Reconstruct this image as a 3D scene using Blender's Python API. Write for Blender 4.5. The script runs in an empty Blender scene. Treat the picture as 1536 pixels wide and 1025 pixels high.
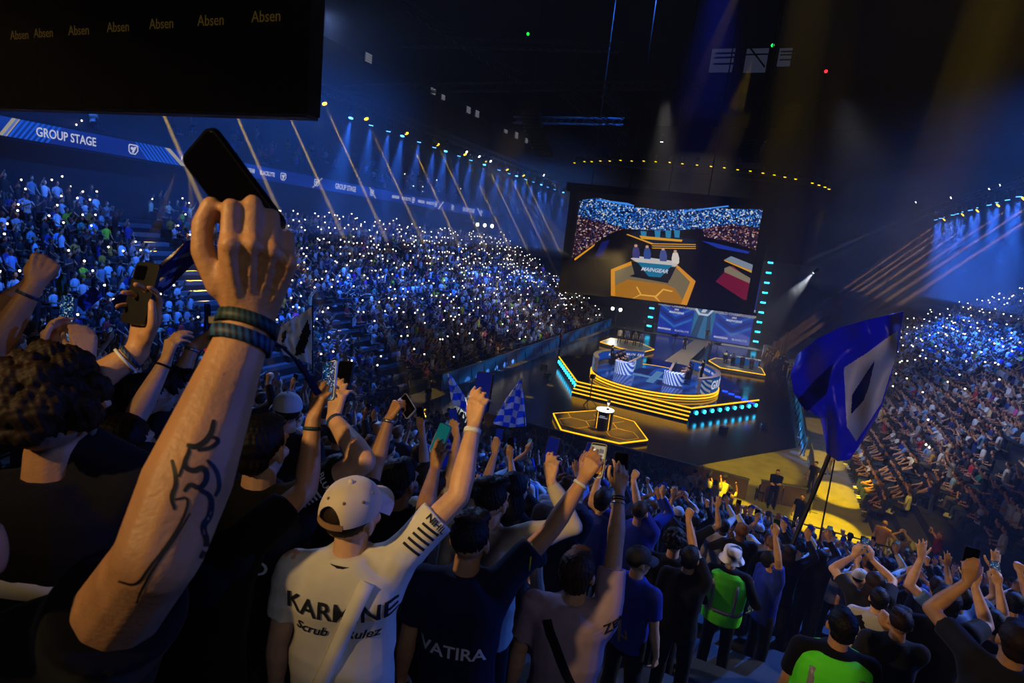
import bpy, bmesh, math, random
import numpy as np
from mathutils import Vector, Matrix, noise
random.seed(7); RS = np.random.RandomState(11)
C = bpy.context.scene.collection
PI = math.pi
# ------------------------------------------------------------------ camera
FPX, CAMZ = 850.0, 11.0
def _cam():
    u, v = (1157-768)/FPX, (512.5-398)/FPX
    p = Vector((u, v, -1)); yc = p.normalized()
    r = math.radians(6.2); h = Vector((math.cos(r), -math.sin(r), 0))
    n = h.cross(p).normalized()
    if n.y < 0: n = -n
    xc = yc.cross(n)
    return Matrix((xc, yc, n))          # world = R @ cam
RC = _cam(); CO = Vector((0, 0, CAMZ))
def ray(x, y): return RC @ Vector(((x-768)/FPX, (512.5-y)/FPX, -1))
def at(x, y, d): return CO + ray(x, y)*d
def on(x, y, axis, val):
    d = ray(x, y); return CO + d*((val-CO[axis])/d[axis])
cd = bpy.data.cameras.new('camera'); cam = bpy.data.objects.new('camera', cd); C.objects.link(cam)
cd.sensor_width = 36; cd.lens = FPX/1536*36; cd.clip_start = .05; cd.clip_end = 400
M4 = RC.to_4x4(); M4.translation = CO; cam.matrix_world = M4
bpy.context.scene.camera = cam
cd.dof.use_dof = True; cd.dof.focus_distance = 25; cd.dof.aperture_fstop = 9.0
sc = bpy.context.scene
sc.view_settings.view_transform = 'Standard'; sc.view_settings.look = 'None'
sc.view_settings.gamma = 1; sc.view_settings.exposure = 0; sc.view_settings.use_curve_mapping = False
cy = sc.cycles
cy.max_bounces = 4; cy.diffuse_bounces = 2; cy.glossy_bounces = 2; cy.transmission_bounces = 2; cy.volume_bounces = 0
cy.transparent_max_bounces = 4; cy.sample_clamp_indirect = 2.0; cy.use_denoising = True; cy.caustics_reflective = False; cy.caustics_refractive = False
w = bpy.data.worlds.new('world'); sc.world = w; w.use_nodes = True
w.node_tree.nodes['Background'].inputs[0].default_value = (0.0006, 0.0009, 0.003, 1)
# ------------------------------------------------------------------ materials
def srgb(h):
    if isinstance(h, str):
        h = h.lstrip('#'); c = [int(h[i:i+2], 16)/255 for i in (0, 2, 4)]
        return tuple(x/12.92 if x <= .04045 else ((x+.055)/1.055)**2.4 for x in c)
    return tuple(h)
_mc = {}
def mat(name, col=(.5,.5,.5), rough=.7, metal=0, emit=None, es=0, var=.12, scale=6, sheen=0, spec=.4, light=True):
    if name in _mc: return _mc[name]
    m = bpy.data.materials.new(name); m.use_nodes = True; nt = m.node_tree
    b = nt.nodes['Principled BSDF']; c = srgb(col)
    b.inputs['Roughness'].default_value = rough; b.inputs['Metallic'].default_value = metal
    b.inputs['Specular IOR Level'].default_value = spec
    if var > 0:
        tc = nt.nodes.new('ShaderNodeTexCoord'); nz = nt.nodes.new('ShaderNodeTexNoise'); rp = nt.nodes.new('ShaderNodeValToRGB')
        nz.inputs['Scale'].default_value = scale; nz.inputs['Detail'].default_value = 3
        rp.color_ramp.elements[0].position = .3; rp.color_ramp.elements[1].position = .7
        rp.color_ramp.elements[0].color = (*[x*(1-var) for x in c], 1); rp.color_ramp.elements[1].color = (*[min(1, x*(1+var)) for x in c], 1)
        nt.links.new(tc.outputs['Object'], nz.inputs['Vector']); nt.links.new(nz.outputs['Fac'], rp.inputs['Fac']); nt.links.new(rp.outputs['Color'], b.inputs['Base Color'])
    else: b.inputs['Base Color'].default_value = (*c, 1)
    if emit is not None:
        b.inputs['Emission Color'].default_value = (*srgb(emit), 1); b.inputs['Emission Strength'].default_value = es
        if not light: m.cycles.emission_sampling = 'NONE'
    if sheen: b.inputs['Sheen Weight'].default_value = sheen
    _mc[name] = m; return m
def glow(name, col, es, light=False, rough=.5): return mat(name, '#060606', rough, emit=col, es=es, var=0, light=light)
# ------------------------------------------------------------------ tagging
def tag(o, label=None, cat=None, group=None, kind=None):
    if label: o['label'] = label
    if cat: o['category'] = cat
    if group: o['group'] = group
    if kind: o['kind'] = kind
    return o
def empty(name, loc=(0,0,0), rz=0, label=None, cat=None, group=None):
    o = bpy.data.objects.new(name, None); C.objects.link(o); o.location = loc; o.rotation_euler.z = rz; o.empty_display_size = .1
    return tag(o, label, cat, group)
def copy_tree(o, parent=None):
    c = o.copy(); C.objects.link(c); c.parent = parent
    if parent is not None: c.matrix_parent_inverse = o.matrix_parent_inverse.copy()
    for ch in kids.get(o.name, ()): kids.setdefault(c.name, []).append(copy_tree(ch, c))
    return c
kids = {}
def link(me, name, mats, parent=None, smooth=False):
    if not isinstance(mats, (list, tuple)): mats = [mats]
    for m in mats: me.materials.append(m)
    if smooth: me.polygons.foreach_set('use_smooth', np.ones(len(me.polygons), bool))
    o = bpy.data.objects.new(name, me); C.objects.link(o)
    if parent is not None:
        o.parent = parent; kids.setdefault(parent.name, []).append(o)
    return o
class MB:
    def __init__(s): s.v = []; s.f = []; s.m = []
    def add(s, vs, fs, mi=0):
        b = len(s.v); s.v.extend(tuple(v) for v in vs); s.f.extend(tuple(b+i for i in f) for f in fs); s.m.extend([mi]*len(fs)); return s
    def box(s, c, d, R=None, mi=0):
        c = Vector(c); h = Vector(d)/2; vs = []
        for x in (-1,1):
            for y in (-1,1):
                for z in (-1,1):
                    p = Vector((x*h.x, y*h.y, z*h.z)); vs.append(c+(R@p if R else p))
        return s.add(vs, [(0,1,3,2),(4,6,7,5),(0,4,5,1),(2,3,7,6),(0,2,6,4),(1,5,7,3)], mi)
    def bar(s, p0, p1, w, h=None, mi=0, up=(0,0,1)):
        p0 = Vector(p0); p1 = Vector(p1); h = h or w; d = (p1-p0); L = d.length; d.normalize()
        x = d.cross(Vector(up))
        if x.length < 1e-4: x = d.cross(Vector((0,1,0)))
        x.normalize(); z = x.cross(d); R = Matrix((x, d, z)).transposed()
        return s.box((p0+p1)/2, (w, L, h), R, mi)
    def cyl(s, p0, p1, r0, r1=None, n=10, mi=0, cap=True):
        p0 = Vector(p0); p1 = Vector(p1); r1 = r0 if r1 is None else r1; d = (p1-p0).normalized()
        x = d.orthogonal().normalized(); y = d.cross(x); vs = []
        for p, r in ((p0, r0), (p1, r1)):
            for i in range(n):
                a = 2*PI*i/n; vs.append(p+x*(r*math.cos(a))+y*(r*math.sin(a)))
        fs = [(i, (i+1)%n, n+(i+1)%n, n+i) for i in range(n)]
        if cap: fs += [tuple(range(n-1,-1,-1)), tuple(range(n, 2*n))]
        return s.add(vs, fs, mi)
    def tube(s, pts, r, n=6, mi=0):
        for a, b in zip(pts, pts[1:]): s.cyl(a, b, r, r, n, mi)
        return s
    def sphere(s, c, r, n=10, m=6, mi=0, sc=(1,1,1), R=None):
        c = Vector(c); vs = []; fs = []
        def P(a, b):
            p = Vector((math.sin(b)*math.cos(a)*r*sc[0], math.sin(b)*math.sin(a)*r*sc[1], math.cos(b)*r*sc[2])); return c+(R@p if R else p)
        vs.append(P(0,0))
        for j in range(1, m):
            for i in range(n): vs.append(P(2*PI*i/n, PI*j/m))
        vs.append(P(0,PI))
        for i in range(n): fs.append((0, 1+i, 1+(i+1)%n)); e = 1+(m-2)*n; fs.append((len(vs)-1, e+(i+1)%n, e+i))
        for j in range(m-2):
            for i in range(n): a = 1+j*n; fs.append((a+i, a+n+i, a+n+(i+1)%n, a+(i+1)%n))
        return s.add(vs, fs, mi)
    def prism(s, pts, z0, z1, mi=0):
        n = len(pts); vs = [(x,y,z0) for x,y in pts]+[(x,y,z1) for x,y in pts]
        fs = [(i, (i+1)%n, n+(i+1)%n, n+i) for i in range(n)]+[tuple(range(n-1,-1,-1)), tuple(range(n,2*n))]
        return s.add(vs, fs, mi)
    def arcwall(s, c, r0, r1, a0, a1, z0, z1, n=24, mi=0):
        ring = [[(c[0]+r*math.cos(a0+(a1-a0)*i/n), c[1]+r*math.sin(a0+(a1-a0)*i/n)) for i in range(n+1)] for r in (r0, r1)]
        vs = [(*p, z) for z in (z0, z1) for k in (0,1) for p in ring[k]]; N = n+1
        I = lambda z,k,i: z*2*N+k*N+i
        fs = []
        for i in range(n):
            fs += [(I(0,0,i),I(0,0,i+1),I(1,0,i+1),I(1,0,i)), (I(0,1,i+1),I(0,1,i),I(1,1,i),I(1,1,i+1)), (I(1,0,i),I(1,0,i+1),I(1,1,i+1),I(1,1,i)), (I(0,0,i+1),I(0,0,i),I(0,1,i),I(0,1,i+1))]
        fs += [(I(0,0,0),I(1,0,0),I(1,1,0),I(0,1,0)), (I(0,0,n),I(0,1,n),I(1,1,n),I(1,0,n))]
        return s.add(vs, fs, mi)
    def build(s, name, mats, parent=None, smooth=False, loc=None):
        me = bpy.data.meshes.new(name); me.from_pydata(s.v, [], s.f); me.validate()
        bm = bmesh.new(); bm.from_mesh(me); bmesh.ops.recalc_face_normals(bm, faces=bm.faces); bm.to_mesh(me); bm.free()
        if isinstance(mats, (list, tuple)) and len(s.m) == len(me.polygons): me.polygons.foreach_set('material_index', s.m)
        o = link(me, name, mats, parent, smooth)
        if loc is not None: o.location = loc
        return o
def struct(name, mb, m, parent=None):
    o = mb.build(name, m, parent)
    if parent is None: o['kind'] = 'structure'
    return o
def frame3(x, up):
    x = Vector(x).normalized(); up = Vector(up); n = x.cross(up).normalized(); u = n.cross(x)
    return Matrix((x, u, n)).transposed()
def text(name, s, loc, xdir, up, size, m, parent=None, shear=0, ext=.004, align='CENTER', bold=0, sx=1):
    cu = bpy.data.curves.new(name, 'FONT'); cu.body = s; cu.size = size; cu.shear = shear; cu.extrude = ext; cu.align_x = align; cu.align_y = 'CENTER'; cu.offset = bold; cu.resolution_u = 3
    t = bpy.data.objects.new('text_source', cu); C.objects.link(t)
    me = bpy.data.meshes.new_from_object(t.evaluated_get(bpy.context.evaluated_depsgraph_get())); bpy.data.objects.remove(t); bpy.data.curves.remove(cu)
    me.name = name; me.materials.clear(); me.materials.append(m); o = bpy.data.objects.new(name, me); C.objects.link(o)
    R = frame3(xdir, up).to_4x4(); R.translation = Vector(loc)
    mw = R @ Matrix.Diagonal((sx,1,1,1))
    if parent is not None: o.parent = parent; o.matrix_parent_inverse = parent_world(parent).inverted()
    o.matrix_world = mw
    if parent is not None: kids.setdefault(parent.name, []).append(o)
    return o
def parent_world(p):
    m = Matrix.LocRotScale(p.location, p.rotation_euler, p.scale) if p.rotation_mode != 'QUATERNION' else Matrix.LocRotScale(p.location, p.rotation_quaternion, p.scale)
    return parent_world(p.parent) @ p.matrix_parent_inverse @ m if p.parent else m
def flatpoly(mb, R, o, pts, dz=0, mi=0):
    # polygon of (u,v) points in the plane through o with axes R columns; thin offset dz along the normal
    mb.add([o + R @ Vector((u, v, dz)) for u, v in pts], [tuple(range(len(pts)))], mi)
def spot(name, loc, target, power, col, ang, blend=.3, size=.06, hz=True):
    l = bpy.data.lights.new(name, 'SPOT'); l.energy = power; l.color = srgb(col); l.spot_size = math.radians(ang); l.spot_blend = blend; l.shadow_soft_size = size
    o = bpy.data.objects.new(name, l); C.objects.link(o); o.location = Vector(loc)+(Vector(target)-Vector(loc)).normalized()*.3
    o.rotation_euler = (Vector(target)-Vector(loc)).to_track_quat('-Z', 'Y').to_euler(); return o
# ================================================================== setting
black = mat('matte_black', '#0b0b0d', .8, var=.2)
blackm = mat('black_metal', '#101114', .45, metal=.4, var=.15)
stageblack = mat('black_gloss_stage', '#0c0c10', .18, var=.3, scale=.7, spec=.5)
concrete = mat('grey_concrete', '#77736c', .75, var=.18, scale=1.3)
tier = mat('dark_tier_concrete', '#2b2c30', .85, var=.2, scale=2)
darkwall = mat('dark_wall_paint', '#141519', .9, var=.2, scale=.5)
gold = glow('gold_light_strip', '#ffb800', 1.6, True)
cyan = glow('cyan_lamp', '#26c8ff', 6)
whitelit = glow('white_lettering', '#ffffff', .9)
LX0, LS = -20.2, .56           # left stand front and slope
RX0, RSL = 6.0, .52            # right stand
def near_z(y): return max(0.0, 9.0-.42*y)
struct('floor', MB().box((-8, 45, -.1), (96, 130, .2)), concrete)
# black stage floor: a thin covering that ends in a straight edge at the near right
e1 = on(1045, 699, 2, 0); e2 = on(1194, 672, 2, 0)
struct('floor_stage', MB().prism([(-18.6, 28.4), (-3.4, 28.4), (e1.x, e1.y), (e2.x, e2.y), (e2.x, 79), (-18.6, 79)], 0, .02), stageblack)
struct('wall_left', MB().box((-55, 45, 16), (.4, 130, 34)), darkwall)
struct('wall_right', MB().box((39, 45, 16), (.4, 130, 34)), darkwall)
struct('wall_back', MB().box((-8, 105, 16), (96, .4, 34)), darkwall)
struct('wall_front', MB().box((-8, -16, 16), (96, .4, 34)), darkwall)
struct('ceiling', MB().box((-8, 45, 33), (96, 130, .4)), darkwall)
m = MB(); nrow = 20
for k in range(nrow):
    x = LX0-.85*k; z = .55+LS*.85*k
    m.box((x-.425, 41, z/2), (.85, 74, z))
struct('floor_tiers_left', m, tier)
m = MB(); ztop = .55+LS*.85*(nrow-1)
m.box((-38.5, 41, (ztop+4)/2), (2.6, 74, ztop+4))
struct('wall_balcony_left', m, darkwall)
m = MB()
for k in range(12):
    m.box((-38-.9*k, 41, 14.3+.5*k), (.9, 74, .5)); m.box((-38.2-.9*k, 41, 14.1+.5*k), (.3, 74, .6))
struct('floor_balcony_left', m, tier)
m = MB()
for k in range(26):
    x = RX0+.85*k; z = .3+RSL*.85*k
    m.box((x+.425, 51, z/2), (.85, 56, z))
struct('floor_tiers_right', m, tier)
m = MB()
for k in range(-4, 25):
    y = .9*k; z = near_z(y-.45)
    if z <= 0.05: break
    m.box((-4.5, y, z/2-.1), (31 if y > 3 else 31, .9, z+.2-.2))
struct('floor_tiers_near', m, tier)
m = MB()
for k in range(14):          # the corner tiers on the right of the near stand
    y = 22-.9*k; z = near_z(y-.45)
    m.box((11.1+4, y, z/2), (8.1, .9, max(z, .06)))
struct('floor_tiers_corner', m, tier)
# aisle steps, left stand: one thing per flight
stepblk = mat('step_tread', '#66686c', .7, var=.15); stepedge = mat('step_edge_yellow', '#e0b030', .6)
def flight(y, w, k0, k1, label, mt):
    r = empty('stair_flight', (LX0-.85*k0, y, .55+LS*.85*k0), 0, label, 'stairs', 'aisle stairs of the left stand'); 
    for k in range(k0, k1):
        a = MB(); z = LS*.85*(k-k0); x = -.85*(k-k0)
        a.box((x-.2, 0, z+.12), (.42, w, .24)); a.box((x-.62, 0, z+.02), (.42, w, .04))
        a.build('step', mt, r)
flight(22.3, 2.5, 0, 19, 'aisle stairs climbing the left stand behind the dark banner flag, partly lit yellow', stepblk)
flight(29.6, 1.8, 0, 9, 'grey aisle stairs at the foot of the left stand beside the person in yellow light', stepblk)
flight(45.2, 1.1, 0, 19, 'narrow dark aisle stairs climbing the middle of the left stand', stepblk)
flight(61.5, 1.1, 0, 19, 'narrow dark aisle stairs climbing the far half of the left stand', stepblk)
AISL = [(22.3, 2.3, 0, 20), (29.6, 1.7, 0, 10), (45.2, 1.0, 0, 20), (61.5, .9, 0, 20)]
# ------------------------------------------------------------------ ribbon board
RBX = -36.0
zt = (on(198, 217, 0, RBX).z+on(600, 287, 0, RBX).z)/2; zb = (on(198, 238, 0, RBX).z+on(600, 303, 0, RBX).z)/2
y0, y1 = 8.0, on(735, 322, 0, RBX).y
rb = empty('ribbon_board', (RBX, y0, (zt+zb)/2), 0, 'long blue LED ribbon board reading GROUP STAGE under the left balcony', 'LED board')
def ledblue(name, c0, c1, es, scale, rot=.6, light=True):
    m = bpy.data.materials.new(name); m.use_nodes = True; nt = m.node_tree; b = nt.nodes['Principled BSDF']
    tc = nt.nodes.new('ShaderNodeTexCoord'); wv = nt.nodes.new('ShaderNodeTexWave'); mp = nt.nodes.new('ShaderNodeMapping'); rp = nt.nodes.new('ShaderNodeValToRGB')
    mp.inputs['Rotation'].default_value = (rot, rot, rot); wv.inputs['Scale'].default_value = scale; wv.inputs['Distortion'].default_value = 3; wv.inputs['Detail'].default_value = 2; wv.inputs['Detail Scale'].default_value = .4
    rp.color_ramp.elements[0].color = (*srgb(c0), 1); rp.color_ramp.elements[1].color = (*srgb(c1), 1)
    L = nt.links.new; L(tc.outputs['Object'], mp.inputs['Vector']); L(mp.outputs['Vector'], wv.inputs['Vector']); L(wv.outputs['Fac'], rp.inputs['Fac']); L(rp.outputs['Color'], b.inputs['Emission Color'])
    b.inputs['Emission Strength'].default_value = es; b.inputs['Base Color'].default_value = (.01,.01,.02,1)
    if not light: m.cycles.emission_sampling = 'NONE'
    return m
ribm = ledblue('ribbon_led_blue', '#0a2a9a', '#1450d8', .42, .12)
MB().box((0, (y1-y0)/2, 0), (.12, y1-y0, zt-zb)).build('display_panel', ribm, rb)
MB().box((-.12, (y1-y0)/2, 0), (.2, y1-y0+.2, zt-zb+.25)).build('housing', black, rb)
ledw = glow('led_white', '#e8ecff', .62); ledsky = glow('led_sky_blue', '#1d6cff', .62); ledcream = glow('led_cream', '#d8cfae', .5)
hh = zt-zb
def ry(px): # pixel column on the board -> Y
    return on(px, 190+.18*px, 0, RBX).y
def rtext(s, xa, xb, shear=0, hf=.5):
    ya, yb = ry(xa), ry(xb); n = .62*len(s)
    o = text('lettering', s, (RBX+.07, (ya+yb)/2, (zt+zb)/2), (0,1,0), (0,0,1), hh*hf/.72, ledw, rb, shear, .003, bold=.012)
    bpy.context.view_layer.update(); d = o.dimensions.x
    if d > 0:
        R = o.matrix_world.copy(); o.matrix_world = R @ Matrix.Diagonal(((yb-ya)/d, 1, 1, 1))
for s, a, b, sh in (('GROUP STAGE', 53, 143, 0), ('MAINGEAR', 270, 296, .3), ('MAINGEAR', 360, 381, .3), ('BLACKLYTE', 389, 411, 0), ('GROUP STAGE', 502, 533, 0), ('MAINGEAR', 587, 598, .3), ('BLACKLYTE', 602, 615, 0), ('MAINGEAR', 626, 636, .3), ('BLACKLYTE', 639, 650, 0), ('GROUP STAGE', 693, 711, 0)):
    rtext(s, a, b, sh, .5 if s[0] == 'G' else .33)
RR = frame3((0,1,0), (0,0,1))
def emblem(mb, o, R, s, mi=0):
    # round-cornered shield outline with a ball and a swept wing
    import math as _m
    out = [(-.5,.35),(-.38,.5),(.38,.5),(.5,.35),(.5,-.1),(.2,-.5),(-.3,-.5),(-.5,-.25)]
    inn = [(x*.78, y*.78) for x, y in out]
    for i in range(8):
        j = (i+1) % 8; flatpoly(mb, R, o, [(x*s, y*s) for x, y in (out[i], out[j], inn[j], inn[i])], 0, mi)
    flatpoly(mb, R, o, [(-.12*s+.17*s*_m.cos(2*PI*k/10), .08*s+.17*s*_m.sin(2*PI*k/10)) for k in range(10)], 0, mi)
    flatpoly(mb, R, o, [(x*s, y*s) for x, y in ((.12,.3),(.34,.3),(.02,-.34),(-.2,-.34))], 0, mi)
for px in (199, 424, 474, 557, 619, 653, 678, 721):
    a = MB(); emblem(a, Vector((.075, ry(px)-y0, 0)), RR, hh*.62); a.build('emblem', ledw, rb)
def slash(xa, xb, m, wpx=1):
    a = MB(); ya, yb = ry(xa)-y0, ry(xb)-y0; d = .18*wpx
    flatpoly(a, RR, Vector((.072, 0, 0)), [(ya-d, -hh/2 if m[1] else hh/2), (ya+d, -hh/2 if m[1] else hh/2), (yb+d, hh/2 if m[1] else -hh/2), (yb-d, hh/2 if m[1] else -hh/2)]); a.build('stripe', m[0], rb)
slash(2, 24, (ledcream, 1), 1); slash(250, 274, (ledcream, 0), 1); slash(657, 664, (ledw, 1), .6); slash(715, 722, (ledw, 0), .8)
slash(468, 482, (ledcream, 1), .5); slash(553, 563, (ledcream, 0), .7)
for i in range(9): slash(4+i*8, 26+i*8, (ledsky, 1), .3)
for i in range(8): slash(203+i*6, 222+i*6, (ledsky, 0), .3)
# ------------------------------------------------------------------ hanging screen seen from behind, upper left
pA = at(452, 174, 9.0); dirx = (on(0, 160, 2, pA.z)-pA)
# keep its lower rim level: a vertical slab hung near the left of the camera
q0 = on(-120, 158, 2, pA.z); 
ax = (pA-q0); ax.z = 0; Lw = ax.length; ax.normalize()
hs = empty('hanging_screen', pA, math.atan2(ax.y, ax.x), 'dark back of a hanging LED screen at the upper left', 'screen')
backm = mat('screen_back_panel', '#191510', .6, var=.25, scale=1.5); rimm = mat('screen_rim_grey', '#8b8a92', .6)
MB().box((-Lw/2, .2, 2.2), (Lw, .1, 4.3)).build('back_cover', backm, hs)
MB().box((-Lw/2, .28, 2.2), (Lw+.06, .06, 4.3)).build('display_panel', black, hs)
MB().box((-Lw/2, .2, .02), (Lw+.08, .26, .05)).build('lower_rim', rimm, hs)
MB().box((.03, .2, 2.2), (.07, .3, 4.3)).build('side_frame', black, hs)
for i in range(8): MB().box((-Lw*i/8-.02, .145, 2.2), (.025, .03, 4.2)).build('panel_joint', blackm, hs)
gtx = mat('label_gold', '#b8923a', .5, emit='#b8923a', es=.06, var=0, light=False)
Rz = frame3((ax.x, ax.y, 0), (0,0,1))
Mh = Matrix.Translation(pA) @ Matrix.Rotation(math.atan2(ax.y, ax.x), 4, 'Z')
for px, py in ((399,25),(316,31),(242,36),(177,41),(118,46),(65,50),(29,53)):
    d = ray(px, py); n = Vector((-ax.y, ax.x, 0)); o = CO; pl = pA+n*.13
    P = o+d*((pl-o).dot(n)/d.dot(n))
    text('maker_lettering', 'Absen', P, ax, (0,0,1), .25, gtx, hs, ext=.002)
# ------------------------------------------------------------------ main screen
th = math.radians(13); cS = at(1000, 375, 45); nS = Vector((-math.sin(th), math.cos(th), 0)); uS = Vector((math.cos(th), math.sin(th), 0))
def onS(x, y):
    d = ray(x, y); p = CO+d*((cS-CO).dot(nS)/d.dot(nS)); r = p-cS; return (r.dot(uS), r.z)
cor = [onS(*p) for p in ((868,283),(1145,316),(1115,472),(848,432))]
ua = (cor[0][0]+cor[3][0])/2; ub = (cor[1][0]+cor[2][0])/2; va = (cor[2][1]+cor[3][1])/2; vb = (cor[0][1]+cor[1][1])/2
ms = empty('arena_screen', cS, th, 'huge hanging video screen showing four people at a desk on the stage', 'screen')
RS_ = Matrix(((1,0,0),(0,0,-1),(0,1,0)))   # (u,v,n) -> local x, z, -y
def SC(px, py, q=None):  # pixel in the picture shown -> u,v stretched to the screen rectangle
    # bilinear from the four photographed corners
    A,B,Cc,D = (868,283),(1145,316),(1115,472),(848,432)
    s, t = .5, .5
    for _ in range(12):
        x = (1-s)*(1-t)*A[0]+s*(1-t)*B[0]+s*t*Cc[0]+(1-s)*t*D[0]; y = (1-s)*(1-t)*A[1]+s*(1-t)*B[1]+s*t*Cc[1]+(1-s)*t*D[1]
        dxs = (1-t)*(B[0]-A[0])+t*(Cc[0]-D[0]); dys = (1-t)*(B[1]-A[1])+t*(Cc[1]-D[1]); dxt = (1-s)*(D[0]-A[0])+s*(Cc[0]-B[0]); dyt = (1-s)*(D[1]-A[1])+s*(Cc[1]-B[1])
        det = dxs*dyt-dxt*dys; ex, ey = px-x, py-y; s += (ex*dyt-ey*dxt)/det; t += (dxs*ey-dys*ex)/det
    s = min(1, max(0, s)); t = min(1, max(0, t)); return (ua+s*(ub-ua), vb+t*(va-vb))
MB().box(((ua+ub)/2, .12, (va+vb)/2), (ub-ua, .2, vb-va)).build('display_panel', glow('screen_dark_picture', '#140f12', .35), ms)
fr = MB(); t_ = .45
for bx in (((ua-.3, .5, (va+vb)/2), (.6, 1.0, vb-va+.2)), ((ub+.35, .6, (va+vb)/2), (.7, 1.3, vb-va+.2)), (((ua+ub)/2, .5, vb+.3), (ub-ua+1.9, 1.0, .6)), (((ua+ub)/2, .5, va-.08), (ub-ua+1.9, 1.0, .16))): fr.box(*bx)
fr.build('screen_frame', black, ms)
bk = MB().box(((ua+ub)/2, .9, (va+vb)/2), (ub-ua, .9, vb-va)); bk.build('screen_back', blackm, ms)
for i in range(5): MB().cyl((ua+1+(ub-ua-2)*i/4, .6, vb+.5), (ua+1+(ub-ua-2)*i/4, .6, 30-cS.z), .05).build('hanging_cable', blackm, ms)
def crowdled(name, cols, es, scale):
    m = bpy.data.materials.new(name); m.use_nodes = True; nt = m.node_tree; b = nt.nodes['Principled BSDF']; L = nt.links.new
    tc = nt.nodes.new('ShaderNodeTexCoord'); vo = nt.nodes.new('ShaderNodeTexVoronoi'); sp = nt.nodes.new('ShaderNodeSeparateColor'); rp = nt.nodes.new('ShaderNodeValToRGB')
    vo.inputs['Scale'].default_value = scale; rp.color_ramp.interpolation = 'CONSTANT'
    while len(rp.color_ramp.elements) < len(cols): rp.color_ramp.elements.new(.5)
    for e, (p, c) in zip(rp.color_ramp.elements, cols): e.position = p; e.color = (*srgb(c), 1)
    L(tc.outputs['Object'], vo.inputs['Vector']); L(vo.outputs['Color'], sp.inputs['Color']); L(sp.outputs['Red'], rp.inputs['Fac']); L(rp.outputs['Color'], b.inputs['Emission Color'])
    b.inputs['Emission Strength'].default_value = es; b.inputs['Base Color'].default_value = (0.01,0.01,0.01,1); m.cycles.emission_sampling = 'NONE'; return m
cb = crowdled('screen_crowd_blue', [(0,'#04102e'),(.3,'#0b3a8e'),(.55,'#1a6bd0'),(.75,'#5aa4e8'),(.86,'#c8d8f0'),(.95,'#fff0d8')], .75, 10)
cw = crowdled('screen_crowd_warm', [(0,'#12060c'),(.28,'#2c1228'),(.5,'#26306a'),(.66,'#6a3430'),(.8,'#a87a80'),(.92,'#e8c8c0')], .6, 10)
def pic(name, pts, m, lay, parent=ms):
    a = MB(); flatpoly(a, RS_, Vector((0,0,0)), [SC(*p) for p in pts], -.0-.002+.0); 
    a.v = [(x, -.001-.004*lay, z) for x, y, z in a.v]; return a.build(name, m, parent)
E_ = lambda n, c, s=.8: glow('led_'+n, c, s)
pic('screen_stand_picture', [(871,297),(900,294),(950,308),(1000,316),(1050,314),(1100,316),(1144,318),(1140,345),(1100,338),(1055,344),(1000,346),(940,341),(868,320)], cb, 1)
pic('screen_stand_picture', [(868,320),(900,326),(940,341),(925,345),(905,355),(863,381),(858,384)], cw, 1)
pic('screen_stand_picture', [(1055,344),(1100,338),(1140,345),(1136,378),(1100,366),(1060,356)], cw, 1)
pic('screen_ribbon_picture', [(897,296),(945,303),(956,307),(954,308),(897,298)], E_('ribbon', '#3f8cf0', .9), 2)
pic('screen_ribbon_picture', [(1029,317),(1095,311),(1096,313),(1030,319)], E_('ribbon', '#3f8cf0', .9), 2)
pic('screen_floor_picture', [(862,384),(895,362),(893,366),(863,387)], E_('yellow', '#e8a01a'), 2)
pic('screen_floor_picture', [(905,360),(918,357),(906,382),(894,382)], E_('deepblue', '#141a60'), 2)
pic('screen_barrier_picture', [(1055,362),(1075,366),(1125,380),(1122,383),(1080,374)], E_('blue', '#1c34a0'), 2)
pic('screen_stage_picture', [(946,349),(962,345),(1045,360),(1048,374),(985,372),(983,365)], E_('stage_dark', '#0e1a30'), 2)
for k in range(3): pic('screen_step_picture', [(981,364+k*3.2),(1047,367+k*3),(1047,368.2+k*3),(983,365.5+k*3.2)], E_('gold', '#e0a020'), 3)
pic('screen_step_picture', [(943,350),(945,349),(984,364),(982,366)], E_('gold', '#e0a020'), 3)
for xx in (965, 986, 1002, 1015): pic('screen_desk_picture', [(xx,345),(xx+9,346),(xx+8,357),(xx+1,356)], E_('teal', '#2a84b0'), 3)
pic('screen_ring_picture', [(963,352),(1028,360),(1026,363),(966,357)], E_('gold', '#e0a020'), 4)
pic('screen_platform_picture', [(919,402),(951,390),(1020,398),(1046,423),(1032,462),(918,446)], E_('platform_edge', '#e2941c', .75), 2)
pic('screen_platform_picture', [(925,405),(951,396),(1018,402),(1038,424),(1023,460),(925,446)], E_('platform_grey', '#8a7a58', .6), 3)
pic('screen_platform_picture', [(925,427),(945,418),(1002,427),(1014,432),(1026,450),(1023,461),(925,446)], E_('platform_amber', '#b8780c', .7), 4)
for P in ([(951,449),(963,441),(965,442),(953,450)], [(963,441),(986,444),(985,446),(963,443)], [(986,444),(993,455),(991,457),(984,446)], [(963,441),(957,430),(959,429),(965,441)], [(986,444),(998,433),(1000,434),(988,446)], [(1000,434),(1012,437),(1011,439),(999,436)]): pic('screen_line_picture', P, E_('line_amber', '#f0b040', .8), 5)
pic('screen_side_picture', [(1089,409),(1100,400),(1125,424),(1121,453),(1115,453),(1075,424)], E_('maroon', '#7a1230', .7), 2)
pic('screen_side_picture', [(1088,404),(1096,401),(1125,420),(1124,428),(1088,410)], E_('tan', '#8d8068', .7), 3)
pic('screen_side_picture', [(1089,391),(1098,386),(1130,400),(1128,409)], E_('greyblue', '#8896a8', .7), 3)
pic('screen_side_picture', [(1088,391),(1128,409),(1128,412),(1088,393)], E_('gold', '#e0a020'), 4)
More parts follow.
